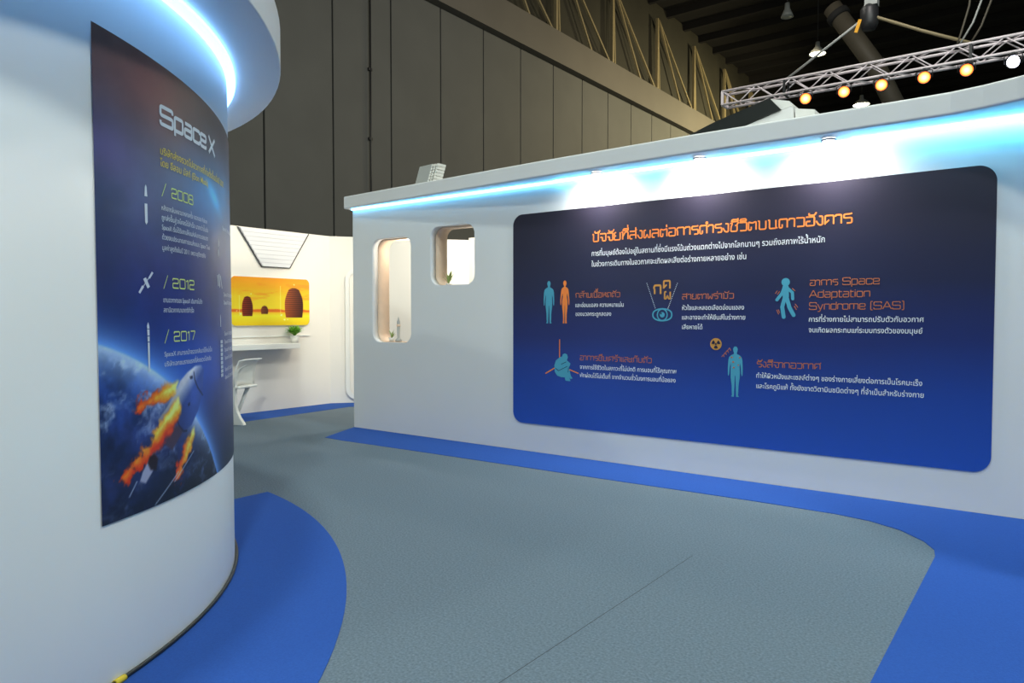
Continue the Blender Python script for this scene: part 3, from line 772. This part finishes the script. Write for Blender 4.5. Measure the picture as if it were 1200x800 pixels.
for j, bx in enumerate(((-3.143, 1.731, -3.069, .085), (-3.043, 1.783, -2.971, .075), (-3.033, 1.683, -2.966, .068))):
    stroke_text('letter_icon', 'กคผ'[j], bx[0], bx[1], bx[2], bx[3], ip, I_gold, info, .22)
for a, b_ in (((-3.218, 1.839), (-3.127, 1.596)), ((-2.896, 1.830), (-2.990, 1.591))):
    polys('dotted_line', [circle(a[0] + (b_[0] - a[0]) * k / 15, a[1] + (b_[1] - a[1]) * k / 15, .0045, 8) for k in range(16)], ip, I_silver, info)
ex, ez, ew, eh = -3.051, 1.5275, .100, .058
lid = [(ex + ew * math.cos(R(180 - 180 * k / 20)), ez + eh * math.sin(R(180 * k / 20)) ** .8) for k in range(21)]
lids = lid + [(x, 2 * ez - z) for x, z in reversed(lid[1:-1])]
vs, fs = strip(lids, .014, True); mb = MB().add([ip(*p) for p in vs], fs)
vs, fs = strip(circle(ex, ez, .052, 28, .056), .012, True); mb.add([ip(*p, .0001) for p in vs], fs)
me = bpy.data.meshes.new('eye_icon'); me.from_pydata(mb.v + [ip(x, z, .0002) for x, z in circle(ex, ez, .026)], [], mb.f + [list(range(len(mb.v), len(mb.v) + 28))]); put('eye_icon', me, info, I_teal)
eye = COL.objects['eye_icon']
polys('eye_glint', [circle(ex - .012, ez + .012, .008, 12)], lambda x, z, l=0: ip(x, z, .0012 + l), I_navy, eye)


def limb(pts, r):
    out = []
    for a, b_ in zip(pts, pts[1:]): out.append(seg_rect(a, b_, 2 * r))
    return out + [circle(x, z, r, 16) for x, z in pts]


def wk(x, y): return (-1.963 + (x - 65) / 130 * .172, 1.493 + (372 - y) / 270 * .355)


wp = [circle(*wk(128, 130), .036, 24)] + limb([wk(128, 165), wk(130, 225)], .027) + limb([wk(120, 165), wk(105, 205), wk(73, 247)], .014) + limb([wk(135, 165), wk(172, 200), wk(175, 242)], .013) + limb([wk(124, 232), wk(108, 295), wk(118, 362)], .017) + limb([wk(136, 232), wk(155, 300), wk(182, 350)], .017)
polys('walking_icon', wp, ip, I_teal, info)
for a, b_ in (((75, 185), (62, 205)), ((90, 190), (75, 212)), ((170, 172), (190, 190)), ((190, 275), (208, 300)), ((185, 290), (200, 315)), ((72, 315), (85, 345)), ((82, 312), (92, 335))):
    polys('motion_mark', [seg_rect(wk(*a), wk(*b_), .006)], ip, I_rust, info)
def st(x, y): return (-4.433 + (x - 0) / 7.5 / 84.5, .887 + (318 - y) / 7.5 / 98.0)
for a, b_ in (((117, 40), (117, 185)), ((0, 318), (76, 270)), ((198, 277), (270, 303))): polys('corner_line', [seg_rect(st(*a), st(*b_), .012)], ip, I_orange, info)
seat_i = polys('seated_icon', [[st(*p) for p in ((160, 150), (178, 158), (185, 180), (176, 205), (190, 215), (205, 228), (200, 248), (192, 256), (200, 290), (208, 325), (224, 345), (205, 350), (196, 340), (206, 368), (165, 366), (160, 340), (130, 340), (98, 330), (78, 300), (74, 250), (86, 210), (115, 185), (138, 175), (143, 158))]], ip, I_teal, info)
polys('fold_line', [seg_rect(st(85, 272), st(108, 290), .008), seg_rect(st(108, 290), st(180, 252), .006), seg_rect(st(190, 262), st(186, 300), .006), seg_rect(st(130, 238), st(172, 216), .006)], lambda x, z, l=0: ip(x, z, .001 + l), I_navy, seat_i)
rx, rz, rq = -2.5065, 1.253, .058
rad_i = polys('radiation_icon', [circle(rx, rz, rq * .96, 32, rq * .96)], ip, I_gold, info)
bl_ = []
for a in (90 + 180, 210 + 180, 330 + 180):
    bl_.append([(rx + .014 * math.cos(R(a + t)), rz + .014 * math.sin(R(a + t))) for t in (-30, -15, 0, 15, 30)] + [(rx + .042 * math.cos(R(a + t)), rz + .042 * math.sin(R(a + t))) for t in (30, 15, 0, -15, -30)])
bl_.append(circle(rx, rz, .009, 14))
polys('radiation_mark', bl_, lambda x, z, l=0: ip(x, z, .001 + l), I_navy, rad_i)
man_i = polys('man_icon', [fit(MAN, (-2.391, 1.236, -2.251, .771))], ip, I_teal, info)
for a, b_, r_ in ((.26, .78, .010), (.80, .78, .009), (.36, .69, .010), (.70, .63, .008), (.40, .58, .010)):
    x, z = fit([(a, b_)], (-2.391, 1.236, -2.251, .771))[0]; polys('spot_mark', [circle(x, z, r_, 12, r_ * .7)], lambda x, z, l=0: ip(x, z, .001 + l), I_rust, man_i)
for k in range(4):
    polys('ray_mark', [seg_rect((-2.45 + .02 * k, 1.135 + .022 * k), (-2.435 + .02 * k, 1.155 + .022 * k), .006), seg_rect((-2.435 + .02 * k, 1.155 + .022 * k), (-2.425 + .02 * k, 1.135 + .02 * k), .006)], ip, I_rust, info)

# ---------------------------------------------------------------- on top of the cornice
fd = thing('floodlight', 'white finned floodlight standing on the cornice above the tall opening', 'floodlight', (-6.32, 6.75, 3.14))
fh = MB().prism([(-6.60, 6.66, 3.165), (-6.50, 6.66, 3.425), (-6.27, 6.66, 3.435), (-6.37, 6.66, 3.165)], (0, .10, 0)).build('housing', M_lampgrey, fd, .006)
for k in range(3):
    q = .045 * k
    mb = MB()
    for j in range(7):
        t = j / 7.0; bx = -6.362 + q + .10 * t; z = 3.168 + .262 * t
        mb.prism([(bx, 6.64, z), (bx + .011, 6.64, z + .03), (bx + .037, 6.64, z + .03), (bx + .026, 6.64, z)], (0, .14, 0))
    mb.build('fin', M_lampwhite, fh)
MB().box((-6.42, 6.72, 3.1525), (.22, .10, .025)).build('bracket', M_lampgrey, fd)
lamp('floodlight_beam', 'SPOT', (-6.9, 6.95, 3.45), 290, (1.0, .91, .72), .12, (-10.0, 6.5, 2.2), 92, .8)

rm = thing('roof_module', 'angular white and black block standing on top of the white wall', 'stand block', (-2.3, 7.0, 3.14))
yb = 6.90
MB().prism([(-2.62, yb, 3.141), (-2.538, yb, 3.30), (-2.054, yb, 3.431), (-1.954, yb, 3.453), (-1.937, yb, 3.141)], (0, .55, 0)).build('front_block', M_white, rm)
MB().prism([(-1.936, yb + .02, 3.141), (-1.936, yb + .02, 3.43), (-1.766, yb + .02, 3.393), (-1.75, yb + .02, 3.141)], (0, .5, 0)).build('side_block', M_plastic, rm)
MB().prism([(-3.06, yb - .02, 3.30), (-2.538, yb - .02, 3.312), (-2.054, yb - .02, 3.431), (-2.161, yb - .02, 3.556), (-2.676, yb - .02, 3.426)], (0, .6, 0)).build('black_panel', M_blackpanel, rm)
MB().prism([(-2.161, yb + .0, 3.553), (-2.054, yb + .0, 3.434), (-1.954, yb, 3.456), (-1.985, yb, 3.503)], (0, .55, 0)).build('top_block', M_plastic, rm)
MB().box((-2.75, yb + .3, 3.22), (.5, .3, .158)).build('support', M_dark, rm)

# ================================================================ the alcove seen beyond the wall end
XA = -10.05
alc = thing('alcove_wall', 'cream white inner wall of the side room with a bent corner', 'exhibition stand', (XA, 7, 0))
B0, B1, B2 = (XA, 8.07), (-8.52, 10.0), (-3.5, 10.25)
def wall_seg(name, a, b, h=2.91, t=.08):
    d = Vector((b[0] - a[0], b[1] - a[1])).normalized(); n = Vector((-d.y, d.x)) * t
    MB().prism([(a[0], a[1], 0), (b[0], b[1], 0), (b[0] + n.x, b[1] + n.y, 0), (a[0] + n.x, a[1] + n.y, 0)], (0, 0, h)).build(name, M_cream, alc)
wall_seg('back_board', (XA, -2.0), B0); wall_seg('corner_board', B0, B1); wall_seg('end_board', B1, B2, 2.95)
# louvred trapezoid panel
M_louvre = mat('grey_louvre', (0.66, 0.66, 0.70), 0.5); M_louvre2 = mat('pale_louvre', (0.80, 0.80, 0.82), 0.5)
lv = thing('louvre_panel', 'white slatted trapezoid panel high on the cream wall above the orange picture', 'wall panel', (XA, 6.95, 2.3))
zt, zb = 2.90, 2.31
def ty(t): return (6.30 + (6.71 - 6.30) * (1 - t), 7.615 + (7.235 - 7.615) * (1 - t))
MB().prism([(XA + .004, 6.30, zt), (XA + .004, 7.615, zt), (XA + .004, 7.235, zb), (XA + .004, 6.71, zb)], (.02, 0, 0)).build('backing', M_louvre, lv)
for k in range(9):
    t0, t1 = k / 9 + .012, (k + 1) / 9 - .012; a, b = ty(t0), ty(t1); z0, z1 = zb + (zt - zb) * t0, zb + (zt - zb) * t1
    MB().prism([(XA + .024, a[0] + .02, z0), (XA + .024, a[1] - .02, z0), (XA + .034, b[1] - .02, z1), (XA + .034, b[0] + .02, z1)], (.012, 0, 0)).build('slat', M_louvre2, lv)
for a, b in (((6.30, zt), (6.71, zb)), ((7.615, zt), (7.235, zb)), ((6.71, zb), (7.235, zb))):
    MB().bar((XA + .025, a[0], a[1]), (XA + .025, b[0], b[1]), .012, .016, (1, 0, 0)).build('edge_strip', M_black, lv)

# picture of domes on a desert planet
pic = thing('picture', 'orange picture of ribbed domes in a desert on the cream wall', 'picture', (XA, 6.9, 1.37))
py0, py1, pz0, pz1 = 6.155, 7.612, 1.372, 2.140
put('board', flat_solid('board', [rrect(py0, pz0, py1, pz1, .09)], .035, lambda u, v, w: (XA + .002 + w, u, v)), pic, M_plastic)
us2 = np.linspace(0, 1, 241); vs2 = np.linspace(0, 1, 133); U, V_ = np.meshgrid(us2, vs2)
im = np.zeros(U.shape + (3,)); ks = [(0, (255, 186, 18)), (.2, (255, 208, 40)), (.29, (250, 170, 30)), (.32, (255, 196, 40)), (.6, (255, 190, 34)), (.8, (246, 158, 22)), (1, (240, 140, 20))]
for c in range(3): im[..., c] = np.interp(V_, [k[0] for k in ks], [k[1][c] / 255 for k in ks])
fb = fbm(U * 5, V_ * 14, 3); im = over(im, np.clip((fb - .52) * 3, 0, .6) * (V_ > .5), (216, 128, 28))
hill = .345 + .05 * fbm(U * 6, U * 0 + 2, 9) - .02; im = over(im, np.clip((hill - V_) / .02, 0, 1) * np.clip((V_ - .27) / .02, 0, 1), (208, 100, 26))
def sdf(p): return poly_sd(U * 1.457, V_ * .768, [(a * 1.457, b * .768) for a, b in p])
def dome(x0, x1, y0, y1, pw, col, colr):
    global im
    h = np.clip((V_ - y0) / (y1 - y0), 0, 1); cx = (x0 + x1) / 2; hw = (x1 - x0) / 2 * (.84 + .16 * np.sin(np.pi * np.clip(h * 1.05 + .08, 0, 1))) * (1 - .42 * np.clip((h - .5) / .5, 0, 1) ** 2.2) * (np.clip((1.0 - h) / .06, 0, 1) ** .4)
    al = np.clip((hw - np.abs(U - cx)) / .008 + .5, 0, 1) * (V_ > y0) * (V_ < y1)
    sh_ = np.clip((U - x0) / (x1 - x0), 0, 1); rib = .85 + .25 * np.sin(V_ * 150)
    cc = (np.array(col) / 255 * (1 - sh_[..., None]) + np.array(colr) / 255 * sh_[..., None]) * rib[..., None]
    im = over(im, al, np.clip(cc, 0, 1))
dome(.665, .912, .16, .80, 2.6, (176, 84, 38), (58, 22, 14)); dome(.13, .26, .19, .60, 2.2, (140, 44, 18), (80, 24, 14)); dome(.36, .45, .235, .41, 8, (140, 66, 34), (84, 40, 24))
for x, y0, y1 in ((.61, .2, .84), (.10, .2, .62)): im = over(im, np.clip(1.2 - np.abs(U - x) / .004, 0, 1) * (V_ > y0) * (V_ < y1) * .7, (255, 236, 140))
for x, y, r_ in ((.62, .22, .03), (.66, .12, .025), (.70, .13, .022), (.11, .24, .03), (.79, .87, .02), (.24, .65, .015), (.07, .3, .015)):
    im = over(im, .85 * np.clip(1.5 - np.hypot((U - x) * 1.3, (V_ - y) * .8) / (r_ * .6), 0, 1) * (fbm(U * 60, V_ * 60, 2) > .45), (255, 244, 190))
def pf(u, v, l=0):
    # rounded sheet: squeeze grid rows into the rounded corners
    r = .085; w, h = py1 - py0, pz1 - pz0; z = pz0 + .003 + v * (h - .006); dzc = min(z - pz0, pz1 - z); inset = r - math.sqrt(max(0, r * r - (r - min(dzc, r)) ** 2))
    return (XA + .0385, py0 + .004 + inset + u * (w - .008 - 2 * inset), z)
grid_print('print', us2, vs2, pf, im, 1.25, pic, attr_mat('picture_print', .45, .3))

# shelf with rail
sf = thing('wall_shelf', 'long thin white shelf on the cream wall below the orange picture', 'shelf', (XA, 6.3, 1.0))
MB().box((XA + .165, 6.08, 1.045), (.33, 2.25, .085)).build('shelf_board', M_plastic, sf, .008)
MB().box((XA + .012, 6.5, 1.20), (.024, 2.25, .018)).build('rail', M_plastic, sf)


# plants
def leafy(name, label, base, pot_prof, nleaf, hgt, spread, m, seed, wleaf=.03, cat='plant'):
    rnd = random.Random(seed)
    t = thing(name, label, cat, base)
    MB().lathe(pot_prof, base, 20).build('pot', M_pot, t)
    top = max(p[1] for p in pot_prof); mb = MB()
    for k in range(nleaf):
        a = rnd.uniform(0, 2 * math.pi); sp = spread * rnd.uniform(.25, 1); hh = hgt * rnd.uniform(.55, 1)
        p0 = Vector(base) + Vector((0, 0, top - .01)); d = Vector((math.cos(a), math.sin(a), 0)); nrm = Vector((-math.sin(a), math.cos(a), 0))
        n = 6; L = []
        for j in range(n + 1):
            q = j / n; w = wleaf * math.sin(math.pi * min(.97, q * .9 + .08)) ** .8
            c = p0 + d * sp * q ** 1.4 + Vector((0, 0, hh * (q - .35 * q ** 3 * sp / max(hh, .01))))
            L += [c - nrm * w / 2, c + nrm * w / 2 ]
        mb.add(L, [(2 * j, 2 * j + 1, 2 * j + 3, 2 * j + 2) for j in range(n)], True)
    f = mb.build('foliage', m, t); so = f.modifiers.new('body', 'SOLIDIFY'); so.thickness = .002
    return t


leafy('potted_plant', 'bushy green plant in a white pot on the wall shelf', (XA + .16, 7.22, 1.0885), [(0, 0), (.055, 0), (.078, .12), (.07, .12), (.06, .10), (0, .10)], 110, .20, .17, M_leaf, 3, .05)
leafy('window_plant', 'small green spiky plant in the square opening of the white wall', (-6.02, 6.675, 1.905), [(0, 0), (.03, 0), (.04, .018), (.034, .018), (0, .012)], 16, .19, .085, M_leafpale, 5, .026)
leafy('window_plant', 'small potted plant at the bottom of the tall rounded opening', (-7.03, 6.665, 1.183), [(0, 0), (.032, 0), (.042, .05), (.036, .05), (0, .04)], 14, .13, .07, M_leafpale, 8, .022)
bt = thing('slender_ornament', 'tall thin grey ornament beside the plant in the tall opening', 'ornament', (-6.905, 6.67, 1.183))
MB().lathe([(0, 0), (.045, 0), (.045, .02), (.022, .045), (.018, .05), (.02, .26), (.012, .29), (0, .335)], (-6.905, 6.67, 1.183), 16).build('spire', M_lampgrey, bt)
MB().lathe([(.021, .2), (.026, .205), (.026, .225), (.021, .23)], (-6.905, 6.67, 1.183), 16).build('band', M_gold if 'M_gold' in globals() else M_liner, bt)

# little lamp in the tall opening and an added fill light inside the side room
il = thing('clip_lamp', 'tiny bright lamp at the top corner of the tall opening', 'lamp', (-6.86, 6.80, 2.50))
MB().lathe([(0, .05), (.03, .05), (.04, .0), (.034, 0), (0, .01)], (-6.86, 6.80, 2.56), 16, axis=(.2, .6, 1)).build('housing', M_lampwhite, il)
MB().lathe([(0, .004), (.034, .0), (.0, -.012)], (-6.86, 6.80, 2.56), 16, axis=(.2, .6, 1)).build('lens', M_hotlens, il)
MB().bar((-6.86, 6.745, 2.60), (-6.86, 6.80, 2.585), .012).build('arm', M_lampgrey, il)
lamp('side_room_fill', 'POINT', (-7.7, 9.3, 2.75), 62, (1.0, .92, .76), .15)  # no fixture here: point light added to brighten the side room walls
lamp('clip_lamp_light', 'POINT', (-6.86, 6.86, 2.47), 9, (1.0, .93, .78), .03)

# tall rounded door on the bent wall
dr = thing('rounded_door', 'white capsule door frame on the bent cream wall beside the partition end', 'door panel', (B0[0], B0[1], 0))
dv = Vector((B1[0] - B0[0], B1[1] - B0[1])).normalized(); nv_ = Vector((dv.y, -dv.x))
def dm(u, v, w): return (B0[0] + dv.x * u + nv_.x * (w + .002), B0[1] + dv.y * u + nv_.y * (w + .002), v)
put('frame', flat_solid('frame', [rrect(.26, .06, .98, 2.36, .2, 10), rrect(.33, .13, .91, 2.29, .14, 10)], .04, dm), dr, M_plastic)
put('leaf', flat_solid('leaf', [rrect(.335, .135, .905, 2.285, .135, 10)], .018, dm), dr, M_cream)

# white moulded chair
ch = thing('chair', 'white moulded plastic chair below the wall shelf beside the round tower', 'chair', (-9.1, 5.6, 0))
prof = [(5.835, .838, .022), (5.79, .815, .03), (5.73, .785, .036), (5.685, .72, .04), (5.655, .63, .042), (5.638, .53, .045), (5.632, .42, .048), (5.634, .3, .055), (5.645, .2, .075), (5.672, .1, .12), (5.70, .03, .17), (5.705, .0, .185)]
def ribbon(x, t): 
    mb = MB(); n = len(prof); L = []
    for xx in (x - t / 2, x + t / 2):
        for y, z, w in prof: L += [(xx, y - w / 2, z), (xx, y + w / 2, z)]
    m = 2 * n
    fs = [(2 * i, 2 * i + 1, 2 * i + 3, 2 * i + 2) for i in range(n - 1)] + [(m + 2 * i, m + 2 * i + 2, m + 2 * i + 3, m + 2 * i + 1) for i in range(n - 1)]
    fs += [(2 * i, 2 * i + 2, m + 2 * i + 2, m + 2 * i) for i in range(n - 1)] + [(2 * i + 1, m + 2 * i + 1, m + 2 * i + 3, 2 * i + 3) for i in range(n - 1)]
    fs += [(0, m, m + 1, 1), (m - 2, m - 1, 2 * m - 1, 2 * m - 2)]
    return mb.add(L, fs)
ribbon(-9.10, .06).build('leg', M_plastic, ch, .008)
MB().tube([(-9.46, 5.62, .52), (-9.36, 5.56, .25), (-9.24, 5.50, 0)], [.03, .026, .034], 12).build('leg', M_plastic, ch)
mb = MB(); L = []; bk = [(5.80, .90), (5.74, .885), (5.70, .80), (5.68, .70), (5.675, .60), (5.66, .53)]
for x in np.linspace(-9.07, -9.53, 9):
    q = (x + 9.3) / .23
    for y, z in bk: L.append((x, y - .05 * (1 - q * q) * (1 if z < .88 else .6), z))
n = len(bk); mb.add(L, [(i * n + j, i * n + j + 1, (i + 1) * n + j + 1, (i + 1) * n + j) for i in range(8) for j in range(n - 1)], True)
o = mb.build('backrest', M_plastic, ch); o.modifiers.new('body', 'SOLIDIFY').thickness = .018
MB().box((-9.3, 5.50, .52), (.44, .46, .035)).build('seat', M_plastic, ch, .015, 3)
for x in (-9.10, -9.50): MB().tube([(x, 5.36, .505), (x, 5.30, .25), (x, 5.25, 0)], [.03, .026, .034], 12).build('leg', M_plastic, ch)

turn = Matrix.Translation((-9.10, 5.65, 0)) @ Matrix.Rotation(R(-66.5), 4, 'Z') @ Matrix.Translation((9.10, -5.65, 0))
for c in ch.children: c.data.transform(turn)

# blue strip along the alcove
bs = [(XA + .004, 5.0), (-9.22, 5.0), (-9.28, 6.0), (-9.36, 7.2), (-9.42, 7.95), (-8.1, 9.6), (-8.5, 9.98), (XA + .004, 8.06)]
tag(MB().prism([(x, y, .0005) for x, y in bs], (0, 0, .004)).build('carpet', M_blue), 'narrow blue carpet strip along the cream wall under the shelf', 'carpet')

# ================================================================ lighting truss over the wall
YT = 15.0
tr = thing('lighting_truss', 'silver box truss hanging across the dark hall above the white wall', 'truss', (-2.6, YT, 6.0))
x0, x1 = -5.70, 3.5; zb_, zt_ = 6.02, 6.30; ya, yb_ = YT, YT + .29
for y in (ya, yb_):
    for z in (zb_, zt_): MB().tube([(x0, y, z), (x1, y, z)], .026, 10).build('chord', M_alu, tr)
nb = 26; st_ = (x1 - x0) / nb
for y, nm in ((ya, 'front_lattice'), (yb_, 'rear_lattice')):
    mb = MB()
    for k in range(nb): mb.tube([(x0 + k * st_, y, zb_ if k % 2 else zt_), (x0 + (k + 1) * st_, y, zt_ if k % 2 else zb_)], .012, 6)
    mb.build(nm, M_alu, tr)
for z, nm in ((zb_, 'bottom_lattice'), (zt_, 'top_lattice')):
    mb = MB()
    for k in range(nb): mb.tube([(x0 + k * st_, ya if k % 2 else yb_, z), (x0 + (k + 1) * st_, yb_ if k % 2 else ya, z)], .011, 6)
    mb.build(nm, M_alu, tr)
for x in (x0, -4.42, -1.24):
    mb = MB()
    for a, b in (((ya, zb_), (yb_, zb_)), ((yb_, zb_), (yb_, zt_)), ((yb_, zt_), (ya, zt_)), ((ya, zt_), (ya, zb_))): mb.bar((x, *a), (x, *b), .045)
    mb.build('clamp_frame', M_alu if x == x0 else M_black, tr)


def par(x, z, label, lens, group, aim):
    t = thing('par_lamp', label, 'stage light', (x, ya, z), group)
    a = Vector(aim).normalized(); c = Vector((x, ya, z))
    can = MB().lathe([(.03, -.26), (.07, -.25), (.085, -.12), (.105, -.02), (.115, .02), (.105, .02), (.10, 0), (0, -.01)], c, 20, axis=a).build('can', M_black, t)
    mb = MB().lathe([(.0, .004), (.03, .004), (.06, .003), (.085, .002), (.102, 0)], c, 24, axis=a); o = mb.build('lens', lens, can)
    if lens is M_amber:
        at = o.data.color_attributes.new('print', 'FLOAT_COLOR', 'POINT')
        for i, v in enumerate(o.data.vertices):
            q = min(1, (Vector(v.co) - c).length / .102); k = (1 - q) ** .8
            at.data[i].color = (.9 + .6 * k, .08 + .85 * k ** 1.3, .006 + .45 * k ** 2, 1)
    mb = MB().tube([c + Vector((-.13, 0, -.02)), c + Vector((-.13, 0, .11)), c + Vector((0, 0, .135)), c + Vector((.13, 0, .11)), c + Vector((.13, 0, -.02))], .010, 8)
    mb.build('yoke', M_black, t)
    MB().box((x, ya, z + .142), (.05, .07, .03)).build('clamp', M_black, t)
    return t


ord_ = ['first from its left end', 'second from its left end', 'third from its left end', 'fourth from its left end', 'next to the white lamp']
for k, (x, z) in enumerate(((-4.004, 5.845), (-3.296, 5.845), (-2.644, 5.85), (-1.945, 5.85), (-1.293, 5.85))):
    par(x, z, 'orange stage light under the truss, ' + ord_[k], M_amber, 'orange stage lights on the truss', (.16, -1, -.28))
par(-.62, 5.85, 'white stage light under the right end of the truss', M_coolens, None, (-.35, -1, -.35))

hk = thing('hoist', 'dark chain hoist hanging over the truss with an orange tag', 'hoist', (-2.97, YT + .15, 7.2))
MB().lathe([(0, -.22), (.12, -.22), (.16, -.12), (.16, .16), (.10, .24), (0, .24)], (-2.90, YT + .15, 7.20), 20).build('motor', M_black, hk)
MB().box((-2.86, YT + .15, 7.52), (.22, .2, .22)).build('bracket', M_lampgrey, hk)
MB().tube([(-2.86, YT + .15, 7.6), (-2.86, YT + .15, 21.08)], .025, 6).build('chain', M_lampgrey, hk)
MB().box((-3.06, YT - .02, 7.03), (.06, .02, .24), Matrix.Rotation(R(18), 3, 'Y')).build('tag', M_orange_tag, hk)
sl1 = thing('sling', 'thick strap from the hoist down to the right part of the truss', 'strap', (-2.97, YT + .1, 7.1), 'slings holding the truss')
MB().tube([(-2.95, YT + .12, 7.20), (-2.80, YT + .12, 7.19), (-2.0, YT + .14, 6.74), (-1.24, YT + .14, 6.345)], .03, 8).build('strap', M_steel, sl1)
sl2 = thing('sling', 'strap from the hoist down to the left part of the truss', 'strap', (-3.0, YT + .1, 7.1), 'slings holding the truss')
MB().tube([(-3.05, YT + .12, 7.16), (-3.4, YT + .12, 6.95), (-4.42, YT + .14, 6.345)], .025, 8).build('strap', M_lampgrey, sl2)
for lab, pts in (('thin cable looping down to the truss, left of two', [(-1.25, YT + .1, 7.5), (-1.28, YT + .1, 7.0), (-1.40, YT + .12, 6.55), (-1.46, YT + .12, 6.345)]),
                 ('thin cable looping down to the truss, right of two', [(-.95, YT + .1, 7.5), (-.96, YT + .1, 7.0), (-1.10, YT + .12, 6.6), (-1.24, YT + .12, 6.36)]),
                 ('rope of twisted light cord between the two cable loops', [(-1.08, YT + .1, 7.5), (-1.10, YT + .1, 7.05), (-1.22, YT + .12, 6.7), (-1.42, YT + .12, 6.345)])):
    t = thing('hanging_cable', lab, 'cable', pts[-1])
    MB().tube([(pts[0][0], pts[0][1], 21.08)] + pts, .017, 8).build('cable', M_lampgrey if 'rope' in lab else M_pole, t)
